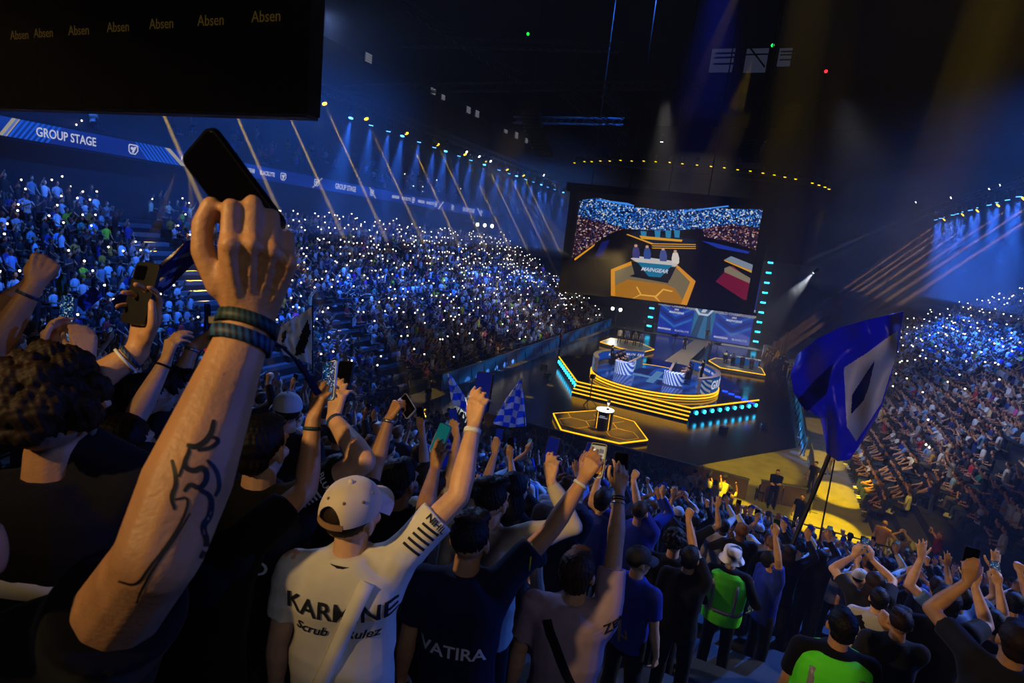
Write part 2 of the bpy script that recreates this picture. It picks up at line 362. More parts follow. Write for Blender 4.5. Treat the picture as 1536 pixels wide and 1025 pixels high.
pic('screen_desk_picture', [(949,386),(962,383),(1023,393),(1016,401),(960,393)], E_('desk_top', '#c4c0bc', .85), 5)
pic('screen_desk_picture', [(950,390),(1018,400),(1008,420),(955,411)], E_('desk_front', '#15161c', .8), 5)
pic('screen_desk_picture', [(960,392),(1012,398),(994,416),(976,414)], E_('desk_teal', '#0f6f96', .85), 6)
pic('screen_desk_picture', [(955,410),(1008,418),(1005,425),(947,413)], E_('desk_base', '#0c0c12', .8), 5)
for xx, yy, cc in ((955,379,'#3c3a78'), (972,381,'#2c4a8c'), (996,385,'#41518c'), (1014,389,'#d8cfc4')):
    pic('screen_person_picture', [(xx-1,yy-9.5),(xx+1.5,yy-10.5),(xx+4.5,yy-10.5),(xx+6.5,yy-9),(xx+8.5,yy-1),(xx+7.5,yy+7),(xx-2.5,yy+6),(xx-3,yy-2)], E_('suit'+cc[1:4], cc, .85), 6)
    pic('screen_person_picture', [(xx+.6,yy-10),(xx+.2,yy-12.5),(xx+1.2,yy-14.6),(xx+4,yy-14.6),(xx+5,yy-12.5),(xx+4.6,yy-10)], E_('face', '#c89878', .9), 7)
    pic('screen_person_picture', [(xx+.1,yy-12.6),(xx+.8,yy-15.6),(xx+4.2,yy-15.6),(xx+5,yy-12.6),(xx+4,yy-13.8),(xx+1,yy-13.8)], E_('hair', '#2c1c18', .8), 8)
pa, pb = SC(973,402), SC(997,408)
text('screen_lettering', 'MAINGEAR', cS+uS*((pa[0]+pb[0])/2)+Vector((0,0,(pa[1]+pb[1])/2))-nS*.04, uS, (0,0,1), .42, ledw, ms, .3, .001, bold=.01)
bpy.context.view_layer.update()
# ------------------------------------------------------------------ LED back wall
lw0 = on(985, 497, 2, .2); lw1 = on(1122, 524, 2, .2); YW = 80.5
xl, xr = on(985, 497, 1, YW).x, on(1122, 524, 1, YW).x
LWH = 8.5; WC = (xl+xr)/2
lw = empty('stage_backdrop_screen', (WC, YW, 0), 0, 'blue LED wall reading WORLD CHAMPIONSHIP at the back of the stage', 'LED wall')
lwm = glow('backdrop_blue', '#0a3cc8', .5, True); hw = (xr-xl)/2
MB().box((0, .1, LWH/2+.2), (2*hw, .2, LWH)).build('display_panel', lwm, lw)
MB().box((0, .35, LWH/2+.2), (2*hw+.2, .3, LWH+.2)).build('support_frame', black, lw)
RW = Matrix(((1,0,0),(0,0,-1),(0,1,0)))
def wpic(name, pts, m, lay=1):
    a = MB(); a.add([(u, -.01*lay, v) for u, v in pts], [tuple(range(len(pts)))]); return a.build(name, m, lw)
ldk = glow('backdrop_navy', '#062a86', .5); llt = glow('backdrop_light_blue', '#2c7ce0', .5); ltl = glow('backdrop_teal', '#1f7ab0', .6); ltd = glow('backdrop_teal_dark', '#0c4a7c', .5)
wpic('centre_panel', [(-1.5,.25),(1.2,.25),(1.5,LWH),(-1.3,LWH)], ltl, 1)
wpic('centre_ray', [(-1.5,.25),(-.6,.25),(.2,LWH-3.4),(-.3,LWH-3.4)], ltd, 2); wpic('centre_ray', [(.5,.25),(1.2,.25),(.45,LWH-3.4),(.2,LWH-3.4)], ltd, 2)
for sx in (-1, 1):
    cx = sx*hw*.62-.05
    for k in range(4):
        b = .9+k*.75
        wpic('chevron', [(cx-2.2,b+1.5),(cx,b+.2),(cx,b+.55),(cx-2.2,b+1.85)], ldk if k % 2 else llt, 1); wpic('chevron', [(cx,b+.2),(cx+2.2,b+1.5),(cx+2.2,b+1.85),(cx,b+.55)], ldk if k % 2 else llt, 1)
    for s, z, sz, sh, mt in (('WORLD CHAMPIONSHIP', 4.05, .47, 0, ledcream), ('2025', 3.62, .3, 0, ledw), ('MAINGEAR', 3.2, .4, .3, ledw), ):
        text('lettering', s, (WC+cx, YW-.05, z), (1,0,0), (0,0,1), sz, mt, lw, sh, .004, bold=.012)
    text('lettering', 'MAINGEAR', (WC+cx-1.3, YW-.05, .75), (1,0,0), (0,0,1), .36, ledw, lw, .3, .004, bold=.01)
    text('lettering', 'BLACKLYTE', (WC+cx+1.1, YW-.05, .75), (1,0,0), (0,0,1), .36, ledw, lw, 0, .004)
    text('lettering', 'ROCKET LEAGUE', (WC+cx, YW-.05, 4.75), (1,0,0), (0,0,1), .62, ledw, lw, .1, .004, bold=.01)
a = MB(); emblem(a, Vector((-.1, -.06, 4.6)), Matrix(((1,0,0),(0,0,-1),(0,1,0))), 2.5); a.build('emblem', ledw, lw)
# vertical strips of cyan lamps on two dark towers
for nm, p0, n, sp, lab in (('l', on(972, 499, 1, 79.5), 6, 1.25, 'dark tower with a column of cyan lamps left of the LED wall'), ('r', on(1132, 521, 1, 81), 9, 1.3, 'dark tower with a column of cyan lamps right of the LED wall')):
    t = empty('lamp_tower', (p0.x, p0.y, 0), 0, lab, 'light tower')
    MB().box((0, .35, n*sp/2+.6), (1.2, .5, n*sp+1.2)).build('tower_body', black, t)
    for k in range(n): MB().box((0, .05, max(.6, p0.z)+.3+k*sp), (.62, .14, .2)).build('lamp', cyan, t)
# ================================================================== stage and floor furniture
def pat(name, c0, c1, scale, rough=.5, emit=0, kind='WAVE', rot=(0,0,0), dist=2.5, pos=.5):
    m = bpy.data.materials.new(name); m.use_nodes = True; nt = m.node_tree; b = nt.nodes['Principled BSDF']; L = nt.links.new
    tc = nt.nodes.new('ShaderNodeTexCoord'); mp = nt.nodes.new('ShaderNodeMapping'); mp.inputs['Rotation'].default_value = rot
    rp = nt.nodes.new('ShaderNodeValToRGB'); rp.color_ramp.elements[0].color = (*srgb(c0),1); rp.color_ramp.elements[1].color = (*srgb(c1),1)
    if kind == 'WAVE': t = nt.nodes.new('ShaderNodeTexWave'); t.inputs['Scale'].default_value = scale; t.inputs['Distortion'].default_value = dist; t.inputs['Detail'].default_value = 0; t.inputs['Detail Scale'].default_value = .5; o = t.outputs['Fac']
    elif kind == 'CHECK': t = nt.nodes.new('ShaderNodeTexChecker'); t.inputs['Scale'].default_value = scale; o = t.outputs['Fac']
    else: t = nt.nodes.new('ShaderNodeTexVoronoi'); t.inputs['Scale'].default_value = scale; o = t.outputs['Distance']
    rp.color_ramp.elements[0].position = pos-.06; rp.color_ramp.elements[1].position = pos+.06
    L(tc.outputs['Object'], mp.inputs['Vector']); L(mp.outputs['Vector'], t.inputs['Vector']); L(o, rp.inputs['Fac']); L(rp.outputs['Color'], b.inputs['Base Color'])
    b.inputs['Roughness'].default_value = rough
    if emit: L(rp.outputs['Color'], b.inputs['Emission Color']); b.inputs['Emission Strength'].default_value = emit
    return m
FL, FR = Vector((-11.75, 40.2)), Vector((-3.25, 39.45)); SL, SR = Vector((-15.95, 47.8)), Vector((.9, 46.1))
BL, BR = Vector((-11.8, 55.4)), Vector((-3.2, 54.4))
hexpts = [SL, FL, FR, SR, BR, BL]
gloss = mat('stage_gloss_black', '#08090d', .08, var=.2, scale=.8, spec=.6)
sp_ = empty('main_stage', (0,0,0), 0, 'large black hexagonal main stage with gold-lit front steps and cyan side lamps', 'stage')
MB().prism([tuple(p) for p in hexpts], .02, .9).build('deck', gloss, sp_)
nrm = Vector((-(FR-FL).y, (FR-FL).x)).normalized()*-1
for k in range(4):
    z = .9-.22*k; o = nrm*(.26*k); q0 = FL+o; q1 = FR+o
    if k: MB().prism([tuple(FL), tuple(FR), tuple(q1), tuple(q0)], .02, z).build('step', stageblack, sp_)
    MB().bar((q0.x, q0.y-.02, z-.03), (q1.x, q1.y-.02, z-.03), .05, .085).build('gold_edge', gold, sp_)
for a_, b_ in ((SL, FL), (FR, SR)): MB().bar((a_.x, a_.y, .87), (b_.x, b_.y, .87), .07, .09).build('gold_edge', gold, sp_)
for a_, b_, n in ((SL, FL, 11), (FR, SR, 9)):
    d = (b_-a_); nn = Vector((d.y, -d.x)).normalized(); 
    if nn.dot(Vector((0,-1))) < 0: nn = -nn
    for k in range(n):
        p = a_+d*((k+.6)/n)+nn*.04; MB().cyl((p.x, p.y, .5), (p.x+nn.x*.06, p.y+nn.y*.06, .5), .14, .14, 10).build('side_lamp', cyan, sp_)
for k in range(5):
    p = Vector((-1.6+.5*k, 46.6-.55*k, .93)); MB().box(p, (.42,.42,.05)).build('floor_lamp_glow', glow('deck_lamp_blue', '#2048ff', 1.6), sp_)
RCN = Vector((-7, 45.2)); RR_ = 5.0
ring = empty('round_podium', (RCN.x, RCN.y, .9), 0, 'round raised podium with two gold light rings on the main stage', 'podium')
ledfl = ledblue('podium_led_floor', '#0b2f86', '#1c62c8', .42, .35)
nt = ledfl.node_tree; nt.nodes['Principled BSDF'].inputs['Roughness'].default_value = .1
def circ(c, r, n=64): return [(c[0]+r*math.cos(2*PI*i/n), c[1]+r*math.sin(2*PI*i/n)) for i in range(n)]
MB().prism(circ((0,0), RR_-.06), .02, .34).build('drum', gloss, ring)
MB().prism(circ((0,0), RR_-.35), .34, .355).build('led_floor', ledfl, ring)
for z in (.31, .1): MB().arcwall((0,0), RR_-.08, RR_+.02, 0, 2*PI, z-.045, z+.045, 72).build('gold_ring', gold, ring)
pale = glow('led_floor_pale', '#6aa0d8', .5); navy = glow('led_floor_navy', '#0a1c6c', .45)
for pts, m in (([(-1.7,-.6),(1.9,-.6),(1.9,.1),(-1.7,.1)], pale), ([(-.2,-2.2),(.4,-2.2),(.4,2.6),(-.2,2.6)], pale), ([(.6,-2.4),(2.6,-2.4),(2.2,-.8),(.6,-.8)], navy), ([(-2.2,.4),(-.5,.4),(-.5,2.8),(-1.8,2.8)], navy)):
    MB().prism(pts, .355, .362).build('led_pattern', m, ring)
stripes = pat('blue_white_stripes', '#d8e6f4', '#1a5fc0', 1.6, .5, .22, rot=(0,.5,.2), dist=3)  # printed stripes, brightened by a slight glow in the material
beige = mat('beige_padding', '#a89878', .7); tealled = glow('teal_led_panel', '#125ea6', .5)
def arcw(lab, a0, a1, cells):
    t = empty('led_arc_wall', (RCN.x, RCN.y, 1.25), 0, lab, 'LED wall')
    MB().arcwall((0,0), 4.62, 4.9, a0, a1, .01, 1.15, 28).build('core', mat('grey_core', '#6e675c', .8), t)
    MB().arcwall((0,0), 4.9, 4.93, a0, a1, .03, 1.12, 28).build('outer_led', tealled, t)
    MB().arcwall((0,0), 4.58, 4.62, a0+(a1-a0)*.1, a1, .5, 1.12, 28).build('inner_led', glow('inner_led_blue', '#1450c0', .5), t)
    MB().arcwall((0,0), 4.55, 4.95, a0, a1, 1.15, 1.21, 28).build('padded_top', beige, t)
    return t
R1 = math.radians
wl = arcw('left LED arc wall of the round podium, near end striped', R1(209), R1(112), 0)
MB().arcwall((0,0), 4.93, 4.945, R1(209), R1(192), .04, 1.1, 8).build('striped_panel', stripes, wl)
wr = arcw('right LED arc wall of the round podium, lettered GROUP', R1(-38), R1(62), 0)
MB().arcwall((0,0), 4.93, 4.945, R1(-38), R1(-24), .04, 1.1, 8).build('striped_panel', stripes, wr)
for i, ch in enumerate('GROUP'):
    a_ = R1(-21+7.5*i); p = Vector((RCN.x+4.96*math.cos(a_), RCN.y+4.96*math.sin(a_), 1.25+.6)); text('lettering', ch, p, (-math.sin(a_), math.cos(a_), 0), (0,0,1), .85, ledw, wr, .15, .003, bold=.03)
for i, ch in enumerate('STAGE'):
    a_ = R1(22+7.5*i); p = Vector((RCN.x+4.96*math.cos(a_), RCN.y+4.96*math.sin(a_), 1.25+.6)); text('lettering', ch, p, (-math.sin(a_), math.cos(a_), 0), (0,0,1), .85, ledw, wr, .15, .003, bold=.03)
for w_, aa in ((wl, (157, 132)), (wr, (24, 48))):
    for a0 in aa:
        for i, ch in enumerate('MAINGEAR'):
            a_ = R1(a0-i*2.6); p = Vector((RCN.x+4.565*math.cos(a_), RCN.y+4.565*math.sin(a_), 1.25+.82)); text('lettering', ch, p, (math.sin(a_), -math.cos(a_), 0), (0,0,1), .3, ledw, w_, .3, .002, bold=.006)
# player desks
def desk(lab, base, ang, flip):
    t = empty('player_desk', (*base, 1.61-.0), ang, lab, 'desk'); t.location.z = 1.255+.0
    L_ = 3.6
    MB().box((0, L_/2, .74), (.75, L_, .05)).build('desk_top', mat('desk_dark', '#1a1c22', .4), t)
    MB().box((-flip*.36, L_/2, .47), (.06, L_, .95)).build('front_panel', tealled, t)
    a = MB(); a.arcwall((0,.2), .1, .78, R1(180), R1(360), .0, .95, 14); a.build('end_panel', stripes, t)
    MB().box((-flip*.36, L_/2, .97), (.2, L_, .05)).build('padded_top', beige, t)
    o = MB(); emblem(o, Vector((-flip*.395, L_*.45, .5)), Matrix(((0,0,-flip),(flip*-1,0,0),(0,1,0))), .8); o.build('emblem', ledw, t)
    return t
dk = mat('screen_casing', '#0c0d10', .4)
deskinfo = []
for lab, base, ang, flip, side in (('striped player desk on the left half of the round podium', (-9.3, 44.4), R1(-4), -1, 'left'), ('striped player desk on the right half of the round podium', (-5.3, 44.0), R1(4), 1, 'right')):
    t = desk(lab, base, ang, flip); Mx = Matrix.Translation(t.location) @ Matrix.Rotation(ang, 4, 'Z')
    for k in range(3):
        y = .75+1.05*k
        mo = empty('computer_monitor', Mx @ Vector((-flip*.12, y, .765)), ang+(PI/2 if flip < 0 else -PI/2), 'black monitor on the %s player desk, %s from its near end' % (side, nth_(k) if False else ['first','second','third'][k]), 'monitor')
        MB().box((0,0,.01), (.25,.2,.02)).build('stand_base', dk, mo); MB().box((0,.04,.12), (.05,.03,.22)).build('stand_neck', dk, mo)
        MB().box((0,0,.33), (.6,.03,.35)).build('casing', dk, mo); MB().box((0,-.018,.33), (.57,.004,.32)).build('display', glow('monitor_picture', '#2a5080', .5), mo)
        ch = empty('gaming_chair', Mx @ Vector((flip*.95, y, .0)), ang+(PI/2 if flip > 0 else -PI/2), 'dark high-backed chair at the %s player desk, %s from its near end' % (side, ['first','second','third'][k]), 'chair')
        MB().box((0,0,.47), (.5,.48,.1)).build('seat', dk, ch); MB().box((0,-.24,.92), (.46,.1,.85)).build('backrest', dk, ch); MB().cyl((0,0,.05), (0,0,.43), .03).build('column', blackm, ch)
        for q in range(5): MB().bar((0,0,.06), (.3*math.cos(q*1.257), .3*math.sin(q*1.257), .04), .04).build('leg', blackm, ch)
        for s in (-1,1): MB().box((s*.28,0,.66), (.06,.3,.04)).build('armrest', dk, ch)
        deskinfo.append((side, k, tuple(Mx @ Vector((flip*.95, y, 0))), ang+(PI/2 if flip > 0 else -PI/2)))
# side platforms with gold rims
hexfl = mat('platform_grey_print', '#5c5a50', .35, var=.35, scale=1.2)
def platform(name, lab, pts, z, m, rim=True, edge=.07):
    t = empty(name, (0,0,0), 0, lab, 'platform')
    MB().prism(pts, .02, z).build('deck', m, t)
    n = len(pts)
    for i in range(n):
        p, q = pts[i], pts[(i+1) % n]; MB().bar((*p, z-.02), (*q, z-.02), edge, edge).build('gold_edge', gold, t)
    return t
platform('hexagonal_platform', 'grey hexagonal platform with gold rim at the back left of the stage', [(-16.2,62.6),(-13.4,60.9),(-10.9,61.2),(-10.3,64.0),(-12.6,67),(-16,66.8)], .35, hexfl)
platform('hexagonal_platform', 'grey hexagonal platform with gold rim at the back right, under the seated panel', [(-4.3,62.9),(-2.9,60.0),(1.3,60.4),(.9,64.0),(-1,66.2),(-3.8,65.5)], .35, hexfl)
olive = mat('trophy_platform_olive', '#5a4a16', .35, var=.25, scale=1)
hp = [(-10.98,33.2),(-8.95,35.95),(-6.25,35.4),(-4.8,32.45),(-6.05,30.7),(-9.5,30.55)]
tp = platform('hexagonal_platform', 'low olive hexagonal platform with honeycomb lines under the trophy pedestal', hp, .26, olive)
hexline = mat('honeycomb_line_gold', '#d8a820', .5, emit='#d8a820', es=.25, var=0)
a = MB(); Cc = Vector((-7.8, 33.2))
for i in range(-2, 3):
    for j in range(-2, 3):
        c = Cc+Vector((1.5*1.0*i, 1.732*(j+.5*(i % 2))))
        vs = [c+Vector((math.cos(R1(60*k)), math.sin(R1(60*k)))) for k in range(6)]
        for k in range(6):
            p, q = vs[k], vs[(k+1) % 6]
            def inside(P): return all((Vector(hp[(s+1)%6])-Vector(hp[s])).cross(P-Vector(hp[s])) < -.08 for s in range(6))
            if inside(p) and inside(q) and k < 3 + 3*(not True): a.bar((*p, .262), (*q, .262), .05, .012)
a.build('honeycomb_line', hexline, tp)
pd = empty('trophy_pedestal', (-7.55, 32.6, .26), 0, 'dark round pedestal with a white lit top on the olive platform', 'pedestal')
MB().cyl((0,0,0), (0,0,1.15), .5, .52, 24).build('column', mat('pedestal_dark', '#23242a', .35), pd); MB().cyl((0,0,1.15), (0,0,1.2), .53, .53, 24).build('lit_top', glow('pedestal_top_light', '#fff6d8', 3, True), pd)
for s in (-.3, .42): MB().bar((s, -.45, .05), (s, -.45, 1.1), .03).build('gold_edge', gold, pd)
text('lettering', 'WORLD\nCHAMPIONSHIP', (-7.55, 32.6-.53, 1.1), (1,0,0), (0,0,1), .09, ledw, pd)
tr = empty('trophy', (-7.4, 32.6, 1.46), 0, 'small silver trophy standing on the lit pedestal', 'trophy'); sil = mat('trophy_silver', '#d8d8e0', .2, metal=.9)
MB().cyl((0,0,0), (0,0,.08), .1, .08, 16).build('base', black, tr); a = MB(); a.cyl((0,0,.08), (0,0,.3), .03, .05, 12); a.cyl((0,0,.3), (0,0,.46), .05, .12, 12); a.sphere((0,0,.55), .11, 12, 8); a.build('cup', sil, tr)
# walkway from the backdrop
ramp = empty('walkway', (0,0,0), 0, 'pale straight walkway leading from the LED wall to the round podium', 'walkway')
MB().prism([(-8.3,59.2),(-5.9,59.2),(-5.5,79.5),(-7.6,79.5)], .02, .12).build('deck', mat('walkway_tan', '#8d8272', .55), ramp)
MB().bar((-5.85,59.6,.35), (-5.55,71,.35), .05, .55).build('side_panel', black, ramp)
text('lettering', 'WORLD CHAMPIONSHIP', (-5.72-.06, 66, .36), (.027,1,0), (0,0,1), .5, glow('letter_cyan', '#5ab8ff', 1.0), ramp, sx=1)
# barriers
bled = ledblue('barrier_led_blue', '#04184a', '#0a5aa8', .30, .2); bwood = mat('barrier_brown_panel', '#5a4630', .5, var=.25, scale=.8); bsteel = mat('barrier_steel', '#85878c', .4, metal=.7)
def barrier(lab, p0, p1, n, h, m, nx):
    p0 = Vector(p0); p1 = Vector(p1); t = empty('stage_barrier', (*p0, 0), 0, lab, 'barrier'); d = (p1-p0)/n
    nn = Vector((d.y, -d.x)).normalized()*nx
    for i in range(n):
        q0 = d*i+d.normalized()*.03; q1 = d*(i+1)-d.normalized()*.03
        MB().bar((*q0, h/2), (*q1, h/2), .07, h).build('panel', m, t)
        MB().bar((*(d*i-nn*.2), .02), (*(d*i), h*.8), .05).build('brace', blackm, t)
    MB().bar((0,0,h+.03), (*(p1-p0), h+.03), .12, .06).build('top_rail', bsteel, t)
    return t
barrier('long blue-lit barrier between the left stand and the stage floor', (-19.3, 33.2), (-19.3, 79), 22, 1.15, bled, -1)
barrier('brown panelled barrier in front of the near stand', (-14.5, 28.2), (.8, 27.9), 9, 1.0, bwood, 1)
barrier('short brown barrier to the right of the guard in black', (1.3, 28.2), (3.3, 28.6), 2, 1.0, bwood, 1)
barrier('cyan-lit barrier along the right edge of the stage floor', (3.7, 37), (3.9, 66), 14, 1.15, ledblue('barrier_led_cyan', '#0a3a6a', '#1a90c8', .35, .2), 1)
def fence(lab, p0, p1):
    p0 = Vector(p0); p1 = Vector(p1); d = p1-p0; t = empty('crowd_fence', (*p0, 0), math.atan2(d.y, d.x), lab, 'fence'); L_ = d.length
    a = MB(); 
    for z in (.2, 1.08): a.cyl((0,0,z), (L_,0,z), .022, n=6)
    for x in (0, L_): a.cyl((x,0,.02), (x,0,1.08), .022, n=6)
    a.build('frame', bsteel, t); a = MB()
    for k in range(1, 16): a.cyl((L_*k/16,0,.2), (L_*k/16,0,1.08), .01, n=5)
    a.build('bars', bsteel, t)
    for x in (.25, L_-.25): MB().bar((x,-.3,.03), (x,.3,.03), .05).build('foot', bsteel, t)
fence('steel crowd fence right of the guard in black, nearest of the three in line', (3.55, 28.2), (3.75, 30.4))
fence('steel crowd fence right of the guard in black, middle of the three in line', (3.75, 30.6), (3.85, 33.2))
fence('steel crowd fence right of the guard in black, farthest of the three in line', (3.85, 33.4), (3.9, 36.4))
# handrail at the foot of the near stand
hr = empty('handrail', (0,0,0), 0, 'black handrail at the foot of the near stand beside the yellow-lit floor', 'railing')
MB().cyl((1.2, 24.4, 1.0), (9.6, 24.4, 1.0), .03).build('rail', blackm, hr)
for k in range(7): MB().cyl((1.2+1.4*k, 24.4, .02), (1.2+1.4*k, 24.4, 1.0), .025).build('post', blackm, hr)
# camera tripod on the floor, stage-monitor wedges, stool, bottle
tpz = empty('tripod_stand', (-9.95, 37.75, .02), 0, 'tall dark tripod stand on the floor before the gold steps', 'stand')
MB().cyl((0,0,.3), (0,0,1.95), .04).build('pole', blackm, tpz); MB().box((0,0,2.05), (.3,.4,.25)).build('lamp_head', blackm, tpz)
for k in range(3): MB().bar((0,0,.5), (.55*math.cos(2.1*k), .55*math.sin(2.1*k), .02), .05).build('leg', blackm, tpz)
for i, (x, y, lab) in enumerate(((-15.2,43.2,'small black floor lamp left of the main stage, near the gold corner'),(-16.6,46.0,'small black floor lamp left of the main stage, farther from the gold corner'),(-1.0,38.6,'small black floor lamp right of the gold steps'),(1.4,41.6,'small black floor lamp right of the main stage, below the cyan lamps'))):
    t = empty('floor_lamp_box', (x,y,.02), .6*i, lab, 'floor lamp'); MB().prism([(-.25,-.2),(.25,-.2),(.25,.2),(-.25,.2)], 0, .3).build('housing', blackm, t); MB().box((0,-.21,.17), (.36,.02,.2)).build('grille', dk, t)
st = empty('folding_stool', (1.35, 28.3, 0), 0, 'black stool beside the guard in black', 'stool'); MB().box((0,0,.45), (.4,.4,.05)).build('seat', black, st)
for x in (-.16,.16):
    for y in (-.16,.16): MB().cyl((x,y,0), (x,y,.43), .018).build('leg', blackm, st)
bt = empty('water_bottle', (.75, 28.1, 0), 0, 'clear water bottle standing on the floor left of the guard', 'bottle'); MB().cyl((0,0,0), (0,0,.22), .04, .036, 12).build('body', mat('bottle_clear', '#9ab0c8', .1), bt); MB().cyl((0,0,.22), (0,0,.28), .018, .018, 8).build('cap', mat('bottle_cap_white', '#e0e0e8', .5), bt)
# panel desk with four stools at the back right; camera crane bits come with the people
pdk = empty('panel_desk', (-.8, 63.9, .35), .0, 'pale desk in front of the four seated panel members', 'desk')
MB().box((0,0,.78), (3.1,.8,.06)).build('desk_top', mat('desk_pale', '#b8bcc4', .4), pdk); MB().box((0,.3,.38), (2.7,.08,.76)).build('front_panel', tealled, pdk)
# ================================================================== lights, rigging, haze
NUM = ['first','second','third','fourth','fifth','sixth','seventh','eighth','ninth','tenth','eleventh','twelfth','thirteenth','fourteenth','fifteenth','sixteenth','seventeenth','eighteenth','nineteenth','twentieth','twenty-first','twenty-second','twenty-third','twenty-fourth','twenty-fifth','twenty-sixth','twenty-seventh','twenty-eighth','twenty-ninth','thirtieth']
def nth(i): return NUM[i] if i < len(NUM) else 'number %d' % (i+1)
BLUE = (.03, .16, 1.0); YEL = (1.0, .60, .10); WHT = (1, .93, .82)
lens = {'b': glow('lamp_lens_blue', '#58b0ff', 5), 'y': glow('lamp_lens_yellow', '#ffc41e', 4), 'w': glow('lamp_lens_white', '#ffffff', 14), 'd': glow('lamp_lens_dim_yellow', '#d8b400', 3)}
_proto = {}
def fixture(k, loc, target, label, group, s=1.0):
    if k not in _proto:
        r = empty('moving_head_light', (0,0,0)); 
        MB().box((0,0,.62), (.34,.30,.16)).build('base', blackm, r)
        a = MB(); a.box((-.2,0,.3), (.05,.12,.52)); a.box((.2,0,.3), (.05,.12,.52)); a.box((0,0,.54), (.42,.12,.05)); a.build('yoke', blackm, r)
        a = MB(); a.cyl((0,0,.25), (0,0,-.12), .13, .16, 12); a.sphere((0,0,.22), .15, 12, 6); a.build('lamp_head', blackm, r)
        MB().cyl((0,0,-.12), (0,0,-.16), .15, .15, 12).build('lens', lens[k], r)
        _proto[k] = r; o = r
    else: o = copy_tree(_proto[k])
    o.location = Vector(loc); o.scale = (s,)*3
    o.rotation_euler = (Vector(loc)-Vector(target)).to_track_quat('Z', 'Y').to_euler()
    return tag(o, label, 'stage light', group)
def truss(name, p0, p1, s, label, m=None):
    p0 = Vector(p0); p1 = Vector(p1); d = p1-p0; L = d.length; d.normalize(); x = d.cross(Vector((0,0,1))).normalized()*s/2; z = Vector((0,0,s/2))
    a = MB(); cs = [x+z, x-z, -x-z, -x+z]
    for c in cs: a.cyl(p0+c, p1+c, .035, n=5)
    n = max(2, int(L/s/1.2))
    for i in range(n):
        q0 = p0+d*(L*i/n); q1 = p0+d*(L*(i+1)/n)
        for j in range(4): a.cyl(q0+cs[j], q1+cs[(j+1) % 4], .02, n=4)
    o = a.build(name, m or trussm); return tag(o, label, 'truss')
trussm = mat('truss_metal', '#303238', .45, metal=.8, var=.1)
# left truss
blue_l = [(527,170),(557,183),(583,193),(604,200),(629,210),(652,217),(669,224),(689,231),(707,237),(727,244),(749,253),(764,259),(775,264),(789,269),(800,274),(812,277),(822,282),(832,285),(845,289),(858,293)]
for i, p in enumerate(blue_l):
    P = on(*p, 0, -26); P.z = 17.5; T = P+Vector((-2.2 if i % 3 else .6, 1.5 if i % 3 else -3, -12))
    fixture('b', P, T, 'blue wash lamp on the left truss, %s from the near end' % nth(i), 'blue lamps on the left truss')
    spot('blue_beam', P, T, 24000, BLUE, 26, .9, .12)
yl_y = [16.3, 20.3, 24.1, 27.8, 31.7, 36.3, 40.6, 45.1, 49.1, 53.9, 58.1]
for i, y in enumerate(yl_y):
    P = Vector((-26, y, 17.75)); T = P+Vector((.68, 0, -1))*14
    fixture('y', P, T, 'yellow beam lamp on the left truss, %s from the near end' % nth(i), 'yellow beam lamps on the left truss')
    spot('yellow_beam', P, T, 620000, (1,.66,.02), 1.6, .5, .05)
for i, p in enumerate([(699,227),(718,234),(735,241),(815,262)]):
    P = on(*p, 0, -25); T = P+Vector((1.3, 0, -1))*10
    fixture('w', P, T, 'pale beam lamp on the left truss, %s from the near end' % nth(i), 'pale beam lamps on the left truss', .7)
    spot('pale_beam', P, T, 60000 if i < 3 else 120000, (.9,.85,.7), 2.6, .5, .05)
truss('lighting_truss', (-26, 8, 18.5), (-26, 80, 18.5), .5, 'long black truss carrying the lamps above the left stand')
# right truss
blue_r = [(1403,330),(1411,327),(1418,325),(1429,322),(1435,319),(1446,316),(1456,310),(1469,307),(1484,303),(1498,298),(1512,293),(1530,287)]
for i, p in enumerate(blue_r):
    P = on(*p, 0, 14); P.z = 17.3; T = P+Vector((1.5 if i % 2 else 3.5, 1, -12))
    fixture('b', P, T, 'blue wash lamp on the right truss, %s from the far end' % nth(i), 'blue lamps on the right truss')
    spot('blue_beam', P, T, 34000, BLUE, 30, .9, .12)
for i, y in enumerate([66, 60.3, 56.5, 52, 47.5, 43.5, 39.5]):
    P = Vector((14, y, 17.0)); T = P+Vector((-.92, 0, -1))*14
    fixture('y', P, T, 'yellow beam lamp on the right truss, %s from the far end' % nth(i), 'yellow beam lamps on the right truss')
    spot('yellow_beam', P, T, 480000, (1,.5,.18), 1.6, .5, .05)
for i, (p, X) in enumerate((((1375,303), 15), ((1428,296), 15), ((1502,277), 15), ((1486,283), 15))):
    P = on(*p, 0, X); T = P+Vector((-1.5, .2, -1))*10
    fixture('w', P, T, 'faint white beam lamp high above the right stand, %s from the far end' % nth(i), 'white beam lamps on the right', .7)
    spot('pale_beam', P, T, 70000, (.8,.85,1), 2.4, .5, .05)
truss('lighting_truss', (14, 14, 18.2), (14, 80, 18.2), .5, 'long black truss carrying the lamps above the right stand')
# far truss with a row of yellow lamps
back = [(862,243),(877,241),(888,241),(901,240),(915,240),(931,239),(948,240),(966,240),(984,241),(1005,242),(1024,244),(1046,246),(1067,248),(1087,250),(1107,253),(1126,255),(1145,258),(1162,261),(1178,264),(1194,267),(1219,273),(1229,276),(1238,279),(1244,282)]
for i, p in enumerate(back):
    P = on(*p, 1, 66); T = P+Vector((-.8, -.5, -9))
    fixture('d', P, T, 'small yellow lamp in the far row above the big screen, %s from its left end' % nth(i), 'yellow lamps in the far row', .9)
    spot('amber_beam', P, T, 2500 if i < 22 else 5000, YEL, 9, .8, .08)
truss('lighting_truss', on(862,238,1,66.4), on(1244,277,1,66.4), .6, 'far black truss carrying a row of small yellow lamps')
P = on(1222, 408, 1, 58); T = on(1110, 525, 2, 0)
fixture('w', P, T, 'single white spot lamp beaming down from beside the right of the big screen', 'white stage spots', .8)
